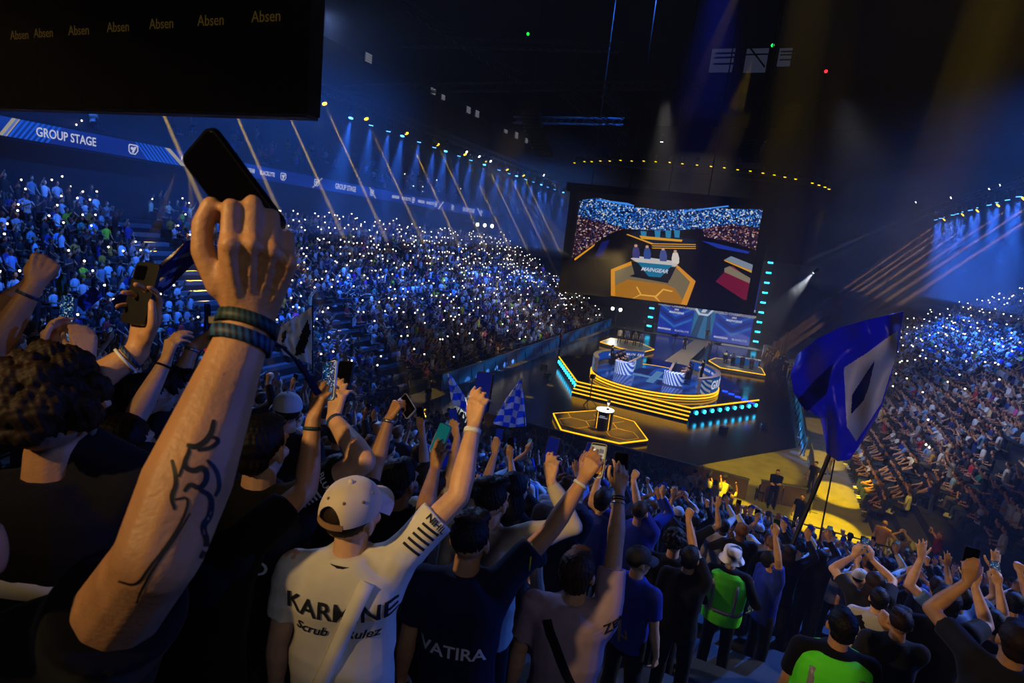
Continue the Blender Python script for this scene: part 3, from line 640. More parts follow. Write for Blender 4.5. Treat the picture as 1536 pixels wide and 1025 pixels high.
spot('white_beam', P, T, 60000, (.85,.92,1), 15, .25, .06)
P = on(993, 211, 1, 50); fixture('w', P, (-12, 58, 3), 'single white lamp high above the centre of the big screen', 'white stage spots', .7)
spot('white_beam', P, P+Vector((-2.3,1,-8)), 16000, (.8,.85,1), 2.4, .3, .05)
# floodlights on stands
for px, py, n, lab in ((705,336,3,'row of white floodlights on the balcony edge under the ribbon board'), (857,455,4,'row of white floodlights at the far end of the left stand'), (925,464,2,'pair of white floodlights on a stand at the back left of the stage')):
    P = on(px, py, 1, {3: 66, 4: 77, 2: 74}[n]); P.x += 2.2 if n == 3 else 0; r = empty('floodlight_bank', P, 0, lab, 'floodlight')
    for i in range(n): 
        q = MB().cyl(((i-(n-1)/2)*1.05, -.05, 0), ((i-(n-1)/2)*1.05, .25, 0), .22, .16, 12); h = q.build('lamp_housing', blackm, r)
        MB().cyl(((i-(n-1)/2)*1.05, -.05, 0), ((i-(n-1)/2)*1.05, -.09, 0), .21, .21, 12).build('lens', glow('floodlight_lens', '#f2fff0', 22), r)
    MB().bar((-(n-1)/2*1.05-.3, .15, .27), ((n-1)/2*1.05+.3, .15, .27), .06).build('crossbar', blackm, r)
    if n == 2: MB().cyl((0,.15,.27), (0,.15,-P.z+.02), .05).build('stand', blackm, r)
    if n == 4: MB().cyl((0,.15,.27), (0,.15,-P.z+1), .05).build('stand', blackm, r)
    if n == 3: MB().cyl((0,.15,.27), (-3.,.15,.27), .05).build('stand', blackm, r)
    spot('flood', P+Vector((0,-.3,0)), P+Vector((3,-12,-3)), 350, (.95,1,.95), 120, .9, .2)
# general washes, keys and fills: bare spots without fixtures, added to light their targets
spot('wash_blue_left', (-14, 20, 31), (-31, 22, 7), 62000, (.02,.16,1), 62, .9, .5)
spot('wash_blue_left_far', (-10, 45, 31.5), (-31, 52, 7), 40000, (.03,.2,1), 60, .9, .5)
spot('wash_white_left', (-6, 60, 17), (-25, 54, 2.5), 9000, (.75,.82,1), 36, .8, .4)
spot('wash_warm_left', (-9, 44, 12), (-21.5, 49, .8), 5500, (1,.68,.22), 50, .8, .3)
spot('wash_blue_right', (2, 30, 31), (20, 44, 8), 12000, (.04,.22,1), 70, .9, .5)
spot('wash_white_right', (1, 26, 18), (11, 37, 2.5), 7000, (.88,.88,1), 52, .8, .4)
spot('wash_blue_near', (9, 24, 19), (1, 13, 4), 46000, (.06,.2,1), 60, .9, .3)
spot('wash_stage', (-7, 34, 20), (-7, 45, 1), 22000, (1,.93,.85), 34, .8, .3)
spot('wash_stage_back', (-7, 48, 26), (-7, 66, 0), 30000, (1,.92,.8), 50, .8, .3)
spot('blue_near_left', (-16, 17, 18), (-3.2, 5, 9.6), 7000, (.25,.42,1), 44, .9, .2)
spot('key_warm_near', (-2.7, -3.8, 13.4), (-.6, 2.4, 11.0), 1600, (1,.64,.25), 36, 1, .08)
spot('key_warm_near_far', (-15, 3, 15), (-1.5, 6.5, 8.6), 2600, (1,.6,.22), 24, 1, .2)
spot('fill_near', (4, -3.5, 14.5), (-.4, 2, 10.2), 160, (.8,.8,1), 60, 1, .5)  # added weak fill in place of light bounced off the crowd
spot('blue_side_near', (12, 9, 13.5), (-.2, 3.6, 9.4), 3200, (.03,.14,1), 40, .9, .15)
spot('flag_light', (13, 13, 16.5), (3.6, 7.3, 9.6), 5200, (.75,.82,1), 16, .8, .1)  # added spot with no fixture, only to brighten the big flag
spot('ceiling_blue', (-5.5, 38, 31.5), (-5.5, 42, 0), 60000, (.02,.04,1), 26, 1, .4)
# blue streaks raking across the floor from the lamps in the stage sides
for a_, b_, n in ((SL, FL, 6), (FR, SR, 7)):
    d = b_-a_; nn = Vector((d.y, -d.x)).normalized(); nn = nn if nn.dot(Vector((0,-1))) > 0 else -nn
    for k in range(n):
        p = a_+d*((k+.5)/n)+nn*.2; spot('floor_streak', (p.x, p.y, .5), (p.x+nn.x*7, p.y+nn.y*7, .02), 12000, (.08,.3,1), 7, .6, .03)
# yellow pools
YP = (1, .64, .0)
for i, (px, py, pw, an) in enumerate(((1258,742,110000,9),(1238,790,110000,10),(1100,765,80000,9),(1120,695,26000,18),(553,598,110000,6),(224,372,160000,5),(298,430,200000,6),(1235,690,60000,8),(900,640,60000,16),(960,672,30000,12),(1230,640,30000,8),(820,655,30000,10),(620,590,9000,14),(1325,825,60000,7),(1215,745,9000,40))):
    if px in (224,298): T = on(px, py, 0, -33.5 if px == 224 else -30.3)
    else: T = on(px, py, 2, 0)
    S = Vector((-35.3, T.y+3, 13.0)) if px in (224,298,553) else Vector((T.x-1, 10, 30)) if T.x > -3 else Vector((T.x+7, T.y+5, 29))
    spot('yellow_pool', S, T, pw*(.22 if px in (224,298) else .5 if px == 553 else 2.3 if T.x > -3 else 1.1), YP, an*(1.6 if px in (224,298) else 1 if px == 553 else .5 if T.x > -3 else .62), .35, .05)
# ceiling rig
for i, (a, b, s) in enumerate((((607,8),(780,118),.5),((600,62),(930,72),.5),((512,133),(1050,128),.5),((845,134),(935,212),.7),((905,138),(940,172),.6),((1180,165),(1235,152),.5),((770,180),(935,183),.5))):
    truss('ceiling_truss', at(*a, 30+3*i), at(*b, 36+2*i), s, ['dark truss running overhead at the upper left', 'long dark truss crossing below the roof at the top', 'long dark truss crossing behind the curved loudspeaker stack', 'slanting pale truss right of the curved loudspeaker stack', 'short slanting truss above the big screen', 'short truss under the roof at upper right', 'level truss below the slanting pale truss'][i])
vent = glow('louvre_pale', '#b9b9c9', .22)
for i, (px, py, w_, h_) in enumerate(((553,87,1.3,1.5),(650,137,1.3,1.2),(665,146,1.0,1.0),(703,165,1.3,1.4),(716,171,1.3,1.5),(759,197,1.4,.8),(775,203,1.4,1.6),(790,211,1.3,1.2),(798,215,1.3,1.0),(811,223,1.6,1.0))):
    P = on(px, py, 0, -30); r = empty('ceiling_louvre', P, PI/2*0, 'lit slatted panel under the left roof, %s from the near end' % nth(i), 'light panel', 'slatted panels under the left roof')
    for k in range(4): MB().box((0, 0, h_*(k-1.5)/9), (.06, w_*.55, h_/13)).build('slat', vent, r)
    MB().box((-.15, 0, 0), (.1, w_*.6, h_*.5)).build('frame', black, r)
ven2 = glow('window_dim', '#7880a8', .09)
for i, (px, wd, hd, st) in enumerate(((1083,2.3,2.3,'E'),(1134,2.1,2.3,'N'),(1177,1.2,1.7,'E'))):
    P = on(px, 91 if i < 2 else 86, 1, 66); r = empty('lit_window', P, 0, 'dim slatted window high at the top, %s from the left' % nth(i), 'window', 'dim windows at the top')
    MB().box((0, 0, 0), (wd, .1, hd)).build('pane', ven2, r)
    a = MB()
    if st == 'E':
        for z in (-.15, .12, .3): a.box((.1*wd, -.08, z*hd), (wd*.9, .08, .14*hd*.5))
    else: a.bar((-wd*.35, -.08, hd*.5), (wd*.45, -.08, -hd*.3), .7, .1); a.box((0, -.08, .25*hd), (wd, .08, .12))
    a.build('slat', black, r)
# curved loudspeaker stacks
for x0, y0_, x1, y1_, n, lab in ((797,170,822,232,12,'curved black loudspeaker stack hanging left of the big screen'),(1135,210,1128,250,8,'curved black loudspeaker stack hanging above the right of the big screen')):
    r = empty('loudspeaker_stack', at(x0, y0_, 40), 0, lab, 'loudspeaker')
    o0 = at(x0, y0_, 40); o1 = at(x1, y1_, 40)
    for k in range(n):
        t = k/(n-1); p = (o1-o0)*t; p.y -= .9*t*t; p.x -= .9*math.sin(t*PI)*.3
        MB().box(p, (1.3, .7, (o0.z-o1.z)/n*.92), Matrix.Rotation(-.5*t, 3, 'X')).build('speaker_cabinet', blackm, r)
    MB().cyl((0,0,.2), (0,0,14), .04).build('hanging_cable', blackm, r)
# tiny status lamps seen up in the dark
for px, py, c, lab in ((1159,68,'#20ff60','small green pilot lamp in the dark roof at the top'),(1239,107,'#ff3040','small red pilot lamp in the dark roof at upper right'),(792,51,'#20d040','small green pilot lamp in the dark roof left of centre')):
    tag(MB().sphere(at(px, py, 40), .12, 8, 5).build('pilot_lamp', glow('pilot'+c, c, 1.5)), lab, 'lamp')
# haze: a thin layer through the hall and thicker banks hanging under the side trusses
def hazemat(nm, den, an=.2):
    hm = bpy.data.materials.new(nm); hm.use_nodes = True; nt = hm.node_tree; nt.nodes.remove(nt.nodes['Principled BSDF'])
    vs = nt.nodes.new('ShaderNodeVolumeScatter'); vs.inputs['Density'].default_value = den; vs.inputs['Anisotropy'].default_value = an; vs.inputs['Color'].default_value = (1,1,1,1)
    nt.links.new(vs.outputs[0], nt.nodes['Material Output'].inputs['Volume']); return hm
hz = MB().box((-8, 45, 4), (110, 150, 31)).build('haze', hazemat('haze_thin', .0012)); hz['kind'] = 'stuff'; tag(hz, 'thin haze filling the arena air', 'haze')
a = MB().prism([(-30,4),(-20.5,4),(-12,30),(-12,86),(-30,86)], 10, 17.45); hz = a.build('haze', hazemat('haze_bank', .012)); hz['kind'] = 'stuff'; tag(hz, 'thicker haze hanging under the left truss where beams show', 'haze')
a = MB().prism([(3.5,40),(8,34),(17,28),(17,86),(3.5,86)], 9.5, 16.95); hz = a.build('haze', hazemat('haze_bank_right', .012)); hz['kind'] = 'stuff'; tag(hz, 'thicker haze hanging under the right truss where beams show', 'haze')

a = MB().prism([(-6,50),(4.6,50),(4.6,62),(-6,62)], 1.6, 11.3); hz = a.build('haze', hazemat('haze_bank_stage', .010)); hz['kind'] = 'stuff'; tag(hz, 'patch of thicker haze around the single white beam right of the big screen', 'haze')

a = MB().box((-6.5, 38, 25.5), (7, 10, 11.6)); hz = a.build('haze', hazemat('haze_roof', .0022)); hz['kind'] = 'stuff'; tag(hz, 'patch of blue-lit haze high under the roof at the top', 'haze')
# ================================================================== mass crowd (far rows)
SKINS = ['#c08a68','#a06a48','#d8a888','#7a4a30']
TOPS = [('#0c0d12',20),('#15182a',14),('#1c2f7a',10),('#2a2a30',8),('#c9ccd2',18),('#8d93a0',8),('#e6e6e4',8),('#7fa6d8',5),('#b02222',2),('#b8d820',1.3),('#c08a20',2.2),('#6a2a8a',1.4),('#d05a9a',.8),('#2a7a70',2),('#d8c49a',3)]
BOTS = ['#14151a','#1a2238','#2e3a55','#5a5248','#0e0e10']
HAIRS = ['#0c0908','#1a120c','#2c1c10','#4a3320','#8a6a3a']
def _wpick(): return RS.choice(len(TOPS), p=np.array([t[1] for t in TOPS])/sum(t[1] for t in TOPS))
def lowperson(pose, seated):
    """a light figure for the far rows: parts 0 skin, 1 top, 2 trousers, 3 hair, 4 shoes"""
    a = MB(); hz_ = .0 if seated else .42
    def cap(p0, p1, r0, r1, k, n=5): a.cyl(p0, p1, r0, r1, n, k, cap=False)
    H0 = .48+hz_; S = H0+.56
    a.sphere((0,.04,S+.24), .105, 7, 5, 0, (.9,1.0,1.2)); a.sphere((0,.015,S+.275), .112, 7, 4, 3, (.95,1,1.0)); cap((0,.0,S), (0,.03,S+.16), .055, .055, 0, 5)
    a.sphere((0,0,H0+.05), .17, 7, 4, 1, (1,.8,.8))
    vs = []; n = 7
    for z, rx, ry_ in ((H0, .16,.12), (H0+.2,.165,.12), (H0+.42,.2,.125), (S,.17,.1), (S+.05,.07,.06)):
        for i in range(n): vs.append((rx*math.cos(2*PI*i/n), ry_*math.sin(2*PI*i/n), z))
    fs = [(j*n+i, j*n+(i+1)%n, (j+1)*n+(i+1)%n, (j+1)*n+i) for j in range(4) for i in range(n)]
    a.add(vs, fs, 1)
    for s in (-1, 1):
        sh = Vector((s*.2, 0, S-.03))
        up = pose == 'both' or (pose == 'right' and s == 1) or (pose == 'left' and s == -1)
        if up: el = sh+Vector((s*.08,.14,.2)); ha = el+Vector((-s*.05,.12,.23))
        elif pose == 'film': el = sh+Vector((s*.04,.2,-.14)); ha = el+Vector((-s*.14,.16,.22))
        elif pose == 'clap': el = sh+Vector((s*.07,.12,-.22)); ha = el+Vector((-s*.22,.18,.12))
        else: el = sh+Vector((s*.08,.02,-.27)); ha = el+Vector((-s*.1,.23,-.02 if seated else -.2))
        mid = sh.lerp(el, .75); cap(sh, mid, .06, .055, 1); cap(mid, el, .045, .042, 0); cap(el, ha, .042, .03, 0); a.sphere(ha+(ha-el).normalized()*.06, .05, 5, 3, 0, (.8,.8,1.2))
        hp = Vector((s*.09, .02, H0))
        kn = hp+(Vector((s*.03,.42,.02)) if seated else Vector((0,.02,-.43))); ft = kn+(Vector((0,.04,-.42)) if seated else Vector((0,-.03,-.43)))
        cap(hp, kn, .085, .062, 2); cap(kn, ft, .06, .045, 2); a.box(ft+Vector((0,.07,-.0)), (.09,.25,.08), None, 4)
    return np.array(a.v, np.float32), a.f, a.m
POSES = ['rest','rest','clap','film','right','left','both']
TEMPL = {}
for st in (True, False):
    for p in set(POSES):
        v, f, mi = lowperson(p, st); part = np.zeros(len(v), np.int32)
        for ff, k in zip(f, mi):
            for i in ff: part[i] = k
        lens_ = np.array([len(x) for x in f], np.int32); TEMPL[(p, st)] = (v, np.concatenate([np.array(x, np.int32) for x in f]), lens_, part)
def crowd_mesh(name, people):
    """people: list of (x, y, z, yaw, scale, pose, seated)"""
    V=[]; LI=[]; LL=[]; CO_=[]; base = 0
    for (x, y, z, yaw, s, pose, st) in people:
        v, li, ll, part = TEMPL[(pose, st)]; c, sn = math.cos(yaw), math.sin(yaw)
        q = v*s; q = np.stack([q[:,0]*c-q[:,1]*sn+x, q[:,0]*sn+q[:,1]*c+y, q[:,2]+z], 1)
        cols = np.array([srgb(SKINS[RS.choice(4, p=[.5,.2,.2,.1])]), srgb(TOPS[_wpick()][0]), srgb(BOTS[RS.randint(5)]), srgb(HAIRS[RS.choice(5, p=[.35,.3,.2,.1,.05])]), srgb('#2a2a2a' if RS.rand() < .6 else '#c8c8c8')], np.float32)
        V.append(q); LI.append(li+base); LL.append(ll); CO_.append(cols[part]); base += len(v)
    V = np.concatenate(V).astype(np.float32); LI = np.concatenate(LI); LL = np.concatenate(LL); CO_ = np.concatenate(CO_)
    me = bpy.data.meshes.new(name); me.vertices.add(len(V)); me.loops.add(len(LI)); me.polygons.add(len(LL))
    me.vertices.foreach_set('co', V.ravel()); me.loops.foreach_set('vertex_index', LI.astype(np.int32))
    st = np.concatenate([[0], np.cumsum(LL)[:-1]]).astype(np.int32); me.polygons.foreach_set('loop_start', st); me.polygons.foreach_set('use_smooth', np.ones(len(LL), bool))
    me.update(calc_edges=True)
    ca = me.color_attributes.new('Col', 'FLOAT_COLOR', 'POINT'); ca.data.foreach_set('color', np.concatenate([CO_, np.ones((len(CO_),1), np.float32)], 1).ravel())
    return me
crm = bpy.data.materials.new('crowd_clothes_and_skin'); crm.use_nodes = True
_a = crm.node_tree.nodes.new('ShaderNodeAttribute'); _a.attribute_name = 'Col'; crm.node_tree.links.new(_a.outputs['Color'], crm.node_tree.nodes['Principled BSDF'].inputs['Base Color']); crm.node_tree.nodes['Principled BSDF'].inputs['Roughness'].default_value = .75
mass = []; torch = []
def inframe(p, mx=60, my=60):
    c = RC.transposed() @ (Vector(p)-CO)
    if c.z > -.5: return False
    x = 768+FPX*c.x/-c.z; y = 512.5-FPX*c.y/-c.z
    return -mx < x < 1536+mx and -my < y < 1025+my
for k in range(nrow):
    x = LX0-.85*k; z = .55+LS*.85*k
    y = 4.6+.2*(k % 2)
    while y < 77.5-.15*k:
        y += .56+RS.rand()*.04
        if any(abs(y-ay) < aw/2+.25 and k0 <= k < k1 for ay, aw, k0, k1 in AISL): continue
        if RS.rand() < .05 or not inframe((x, y, z+1)): continue
        p = POSES[RS.choice(7, p=[.3,.12,.14,.12,.16,.08,.08])]; seated = RS.rand() < .8
        yaw = -PI/2+.35*math.atan2(y-48, 22)*-1+RS.normal()*.18
        yy = math.atan2(-(-7-x), 47-y)      # face the stage
        yaw = .5*yy+.5*(-PI/2)+RS.normal()*.2
        mass.append((x+.1, y, z, yaw, .95+RS.rand()*.12, p, seated))
        pr = (.10+.42*min(1, k/13)) * (1 if y > 24 else .55)
        if RS.rand() < pr: torch.append((x+.42, y+RS.normal()*.12, z+(1.3 if seated else 1.75)+RS.rand()*.35))
for k in range(26):
    x = RX0+.85*k+.3; z = .3+RSL*.85*k; y = 28.0 if k < 3 else 23.2
    while y < 78:
        y += .56+RS.rand()*.05
        if RS.rand() < .07 or not inframe((x, y, z+1)): continue
        if y < 31+.5*k and RS.rand() < .4 and k > 4: continue
        p = POSES[RS.choice(7, p=[.34,.12,.14,.14,.12,.08,.06])]; seated = RS.rand() < .86
        yy = math.atan2(-(-7-x), 47-y); yaw = .5*yy+.5*(PI/2)+RS.normal()*.2
        mass.append((x, y, z, yaw, .95+RS.rand()*.12, p, seated))
        if RS.rand() < (.05+.2*min(1, k/14))*(1 if y > 45 else .25): torch.append((x-.4, y, z+(1.3 if seated else 1.75)+RS.rand()*.3))
# a few people and torches on the balcony above the ribbon
for i in range(40):
    k = RS.randint(0, 5); mass.append((-38.2-.9*k, 20+RS.rand()*46, 14.55+.5*k, -PI/2+RS.normal()*.3, 1, POSES[RS.randint(7)], True))
for px, py in ((110,187),(313,207),(320,222),(330,213),(604,261),(617,279),(631,280),(630,287),(652,270),(688,283),(118,181)):
    P = on(px, py, 0, -38.5); torch.append((-38.2, P.y, P.z))
tmat = glow('phone_torch_light', '#fff4dc', 7)
def torch_mesh(pts, r):
    a = MB()
    for p in pts: a.sphere(p, r, 6, 4)
    return a
tor = sorted(torch, key=lambda p: (Vector(p)-CO).length)
pb_ = MB().sphere((0,0,0), .05, 8, 5, 0); pb_.box((0,.03,-.03), (.075,.012,.15), None, 1); pm_ = None
for i, p in enumerate(tor[:280]):
    if pm_ is None: o = pb_.build('phone_torch', [tmat, black]); pm_ = o
    else: o = pm_.copy(); C.objects.link(o)
    o.location = p; tag(o, 'phone held up with its torch lit, in the nearer part of the stands', 'phone', 'phone torches in the nearer stands')
to = torch_mesh(tor[280:], .052).build('phone_torches', tmat); tag(to, 'hundreds of phone torches shining in the far parts of the stands', 'phones', None, 'stuff')
# ================================================================== people builder
V3 = Vector
_ts = bpy.data.scenes.new('remesh_bench')
class Pr:
    """a pile of overlapping closed solids that a voxel remesh fuses into one skin"""
    def __init__(s): s.v = []; s.f = []
    def _add(s, vs, fs): b = len(s.v); s.v.extend(vs); s.f.extend([tuple(b+i for i in f) for f in fs])
    def cap(s, p0, p1, r0, r1, n=12, flat=0, sq=None):
        # tapered capsule; flat: 1 = flat far end, 2 = both flat; sq=(axis, factor) squashes across an axis
        p0 = V3(p0); p1 = V3(p1); d = (p1-p0); L = d.length
        if L < 1e-6: d = V3((0,0,1))
        else: d = d/L
        x = d.orthogonal().normalized(); y = d.cross(x); vs = []; rings = []
        if flat < 2:
            for a in (80, 50, 25): rings.append((p0-d*r0*math.sin(math.radians(a)), r0*math.cos(math.radians(a))))
        rings.append((p0, r0)); rings.append((p1, r1))
        if flat < 1:
            for a in (25, 50, 80): rings.append((p1+d*r1*math.sin(math.radians(a)), r1*math.cos(math.radians(a))))
        for c, r in rings:
            for i in range(n):
                a = 2*PI*i/n; o = x*(r*math.cos(a))+y*(r*math.sin(a))
                if sq: o = o - sq[0]*(o.dot(sq[0])*(1-sq[1]))
                vs.append(c+o)
        m = len(rings); fs = [(j*n+i, j*n+(i+1)%n, (j+1)*n+(i+1)%n, (j+1)*n+i) for j in range(m-1) for i in range(n)]
        fs += [tuple(range(n-1,-1,-1)), tuple(range((m-1)*n, m*n))]; s._add(vs, fs); return s
    def ell(s, c, r, R=None, n=14, m=9):
        a = MB().sphere((0,0,0), 1, n, m); c = V3(c)
        def T(v):
            p = V3((v[0]*r[0], v[1]*r[1], v[2]*r[2])); return c+(R@p if R else p)
        s._add([T(v) for v in a.v], a.f); return s
    def loft(s, rings, n=20):
        # rings: (z, rx, ry, cx, cy)
        vs = []; 
        for z, rx, ry, cx, cy_ in rings:
            for i in range(n):
                a = 2*PI*i/n; ca, sa = math.cos(a), math.sin(a); p = .82
                vs.append(V3((cx+rx*math.copysign(abs(ca)**p, ca), cy_+ry*math.copysign(abs(sa)**p, sa), z)))
        m = len(rings); fs = [(j*n+i, j*n+(i+1)%n, (j+1)*n+(i+1)%n, (j+1)*n+i) for j in range(m-1) for i in range(n)]
        fs += [tuple(range(n-1,-1,-1)), tuple(range((m-1)*n, m*n))]; s._add(vs, fs); return s
    def xf(s, M, i0=0): s.v[i0:] = [M @ v for v in s.v[i0:]]
    def mesh(s, name, voxel, smooth=3, disp=None, dec=0):
        me = bpy.data.meshes.new(name+'_src'); me.from_pydata([tuple(v) for v in s.v], [], s.f)
        o = bpy.data.objects.new('src', me); _ts.collection.objects.link(o)
        md = o.modifiers.new('r', 'REMESH'); md.mode = 'VOXEL'; md.voxel_size = voxel; md.use_smooth_shade = True
        if smooth: sm = o.modifiers.new('s', 'SMOOTH'); sm.factor = .5; sm.iterations = smooth
        if dec: dm = o.modifiers.new('d', 'DECIMATE'); dm.ratio = dec
        vl = _ts.view_layers[0]; vl.update(); dg = vl.depsgraph
        out = bpy.data.meshes.new_from_object(o.evaluated_get(dg), preserve_all_data_layers=False, depsgraph=dg); out.name = name
        bpy.data.objects.remove(o); bpy.data.meshes.remove(me)
        if disp:
            n = len(out.vertices); co = np.empty(n*3, np.float32); out.vertices.foreach_get('co', co); co = co.reshape(-1,3); nr = np.empty(n*3, np.float32); out.vertices.foreach_get('normal', nr); nr = nr.reshape(-1,3)
            co += nr*disp(co)[:,None]; out.vertices.foreach_set('co', co.ravel()); out.update()
        out.polygons.foreach_set('use_smooth', np.ones(len(out.polygons), bool)); return out
def wrinkle(amp, seed=0, freq=1.0):
    rs = np.random.RandomState(seed); W = [(rs.normal(size=3)*np.array([9,9,16])*freq, rs.rand()*6.28) for _ in range(7)]
    def f(co):
        d = np.zeros(len(co), np.float32); wob = np.sin(co@np.array([5,7,6.])*freq+seed)
        for k, ph in W: d += 1-2*np.abs(np.sin(co@k*.5+ph+wob*.9))
        return (d*amp/3.5).astype(np.float32)
    return f
def strands(amp, seed=0, f=160):
    def g(co):
        a = np.arctan2(co[:,0], co[:,1]); return (amp*(.7*np.sin(a*34+np.sin(co[:,2]*40+seed)*2.5)+.5*np.sin(co@np.array([f*1.7,f*1.1,f*.7])+seed)+.45*np.sin(co@np.array([-f*1.2,f*1.9,f*.9])+2*seed))).astype(np.float32)
    return g
# ---- hand -----------------------------------------------------------------
GEST = {'fist': ((72,92,60),(76,95,60),(80,95,60),(84,92,60)), 'phone': ((10,36,28),(16,42,30),(24,48,32),(34,54,36)), 'hero': ((26,92,50),(30,96,52),(36,98,54),(44,98,56)), 'grip': ((52,74,45),(58,78,45),(62,80,46),(66,80,46)),
        'open': ((6,12,8),(3,8,6),(5,10,8),(10,14,10)), 'relaxed': ((20,34,20),(26,38,22),(30,40,24),(34,42,26)), 'point': ((5,8,4),(70,92,60),(76,92,60),(80,90,60))}
def hand(P, Wp, d, n, side, gest='relaxed', k=1.0, fr=1.0):
    """wrist Wp, finger direction d, palm normal n; side +1 right / -1 left. Returns frame (d, n, t)."""
    d = V3(d).normalized(); n = V3(n); n = (n-d*n.dot(d)).normalized(); t = d.cross(n)*side
    Q = lambda a, b, c: Wp+(d*a+t*b+n*c)*k
    g = GEST[gest]; sp = 9 if gest == 'open' else (5 if gest == 'phone' else 1)
    P.cap(Q(-.012,0,0), Q(.02,0,.002), .026*k, .029*k, 12, sq=(n, .78))
    fing = ((.088,.031,.043,.027,.021,.0092), (.092,.0095,.048,.030,.023,.0096), (.087,-.0115,.044,.028,.022,.0092), (.078,-.031,.034,.021,.019,.0082))
    for i, (kx, kt, l1, l2, l3, r) in enumerate(fing):
        P.cap(Q(.012,kt*.55,0), Q(kx,kt,-.001), .0135*k, .0125*k, 10)
        if i < 3: P.cap(Q(.03,kt*.7-.008,.004), Q(kx-.012,kt-.01,.004), .012*k, .0115*k, 10)
        P.cap(Q(.018,kt*.45,-.0135), Q(kx-.008,kt,-.0125), .0035*k, .0042*k, 6); P.ell(Q(kx+.002,kt,-.007), (.0115*k,)*3, n=8, m=6)
        ang = 0; p = Q(kx,kt,0); lat = math.radians(sp*(1.5-i)*.9); r *= k*fr
        for L_, da, q in ((l1, g[i][0], 1.06), (l2, g[i][1], .95), (l3, g[i][2], .88)):
            ang += math.radians(da); dd = (d*math.cos(lat)+t*math.sin(lat))*math.cos(ang)+n*math.sin(ang); p2 = p+dd*(L_*k); P.cap(p, p2, r*q, r*q*.92, 10); p = p2
    # thumb from the side of the palm
    P.cap(Q(.022,.02,.008), Q(.05,.034,.014), .016*k, .013*k, 10); P.ell(Q(.045,.026,.012), (.02*k,.02*k,.016*k))
    if gest in ('fist',): pts = (Q(.035,.032,.012), Q(.072,.036,.034), Q(.085,.014,.05), Q(.082,-.006,.054))
    elif gest in ('phone','grip','hero'): pts = (Q(.035,.034,.012), Q(.07,.054,.026), Q(.098,.056,.036), Q(.12,.05,.04))
    elif gest == 'open': pts = (Q(.035,.034,.01), Q(.06,.064,.014), Q(.084,.082,.016), Q(.104,.092,.018))
    else: pts = (Q(.035,.034,.012), Q(.068,.052,.022), Q(.096,.056,.03), Q(.118,.052,.036))
    for a, b, r0, r1 in zip(pts, pts[1:], (.0135,.0115,.0105), (.0115,.0105,.0092)): P.cap(a, b, r0*k*fr, r1*k*fr, 10)
    return d, n, t
def ik(S, Wt, a, b, pole):
    v = Wt-S; L = v.length; m = (a+b)*.995
    if L > m: Wt = S+v*(m/L); v = Wt-S; L = m
    u = v/L; x = (a*a-b*b+L*L)/(2*L); h = math.sqrt(max(0, a*a-x*x)); p = V3(pole); p = p-u*p.dot(u)
    p = p.normalized() if p.length > 1e-5 else u.orthogonal().normalized()
    return S+u*x+p*h, Wt
def limb_arm(P, S, E, W, k, bulk=1.0):
    P.ell(S, (.058*k*bulk,)*3); P.cap(S, S.lerp(E,.45), .052*k*bulk, .05*k*bulk); P.cap(S.lerp(E,.4), E, .05*k*bulk, .041*k*bulk)
    f = (W-E); P.cap(E, E+f*.3, .0415*k*bulk, .045*k*bulk); P.cap(E+f*.28, E+f*.72, .045*k*bulk, .034*k*bulk); P.cap(E+f*.7, W, .034*k*bulk, .0275*k*bulk)
def head_solids(P, k, M, eyes=True):
    i0 = len(P.v)
    P.ell((0,-.012,1.662), (.077,.099,.09)); P.ell((0,.028,1.6), (.06,.068,.08)); P.ell((0,.05,1.545), (.036,.036,.03)); P.ell((0,.03,1.66), (.068,.06,.05))
    P.cap((0,.088,1.645), (0,.112,1.603), .009, .0135, 10); P.cap((-.014,.098,1.6), (.014,.098,1.6), .009, .009, 8)
    P.cap((-.02,.083,1.567), (.02,.083,1.567), .009, .009, 8); P.cap((-.016,.082,1.556), (.016,.082,1.556), .009, .009, 8)
    for s in (-1,1): P.ell((s*.078,-.005,1.628), (.011,.021,.032), Matrix.Rotation(s*.25,3,'Z')); P.cap((s*.05,.075,1.668), (s*.018,.088,1.664), .009, .01, 8); P.ell((s*.042,.06,1.612), (.025,.025,.022))
    P.xf(M, i0)
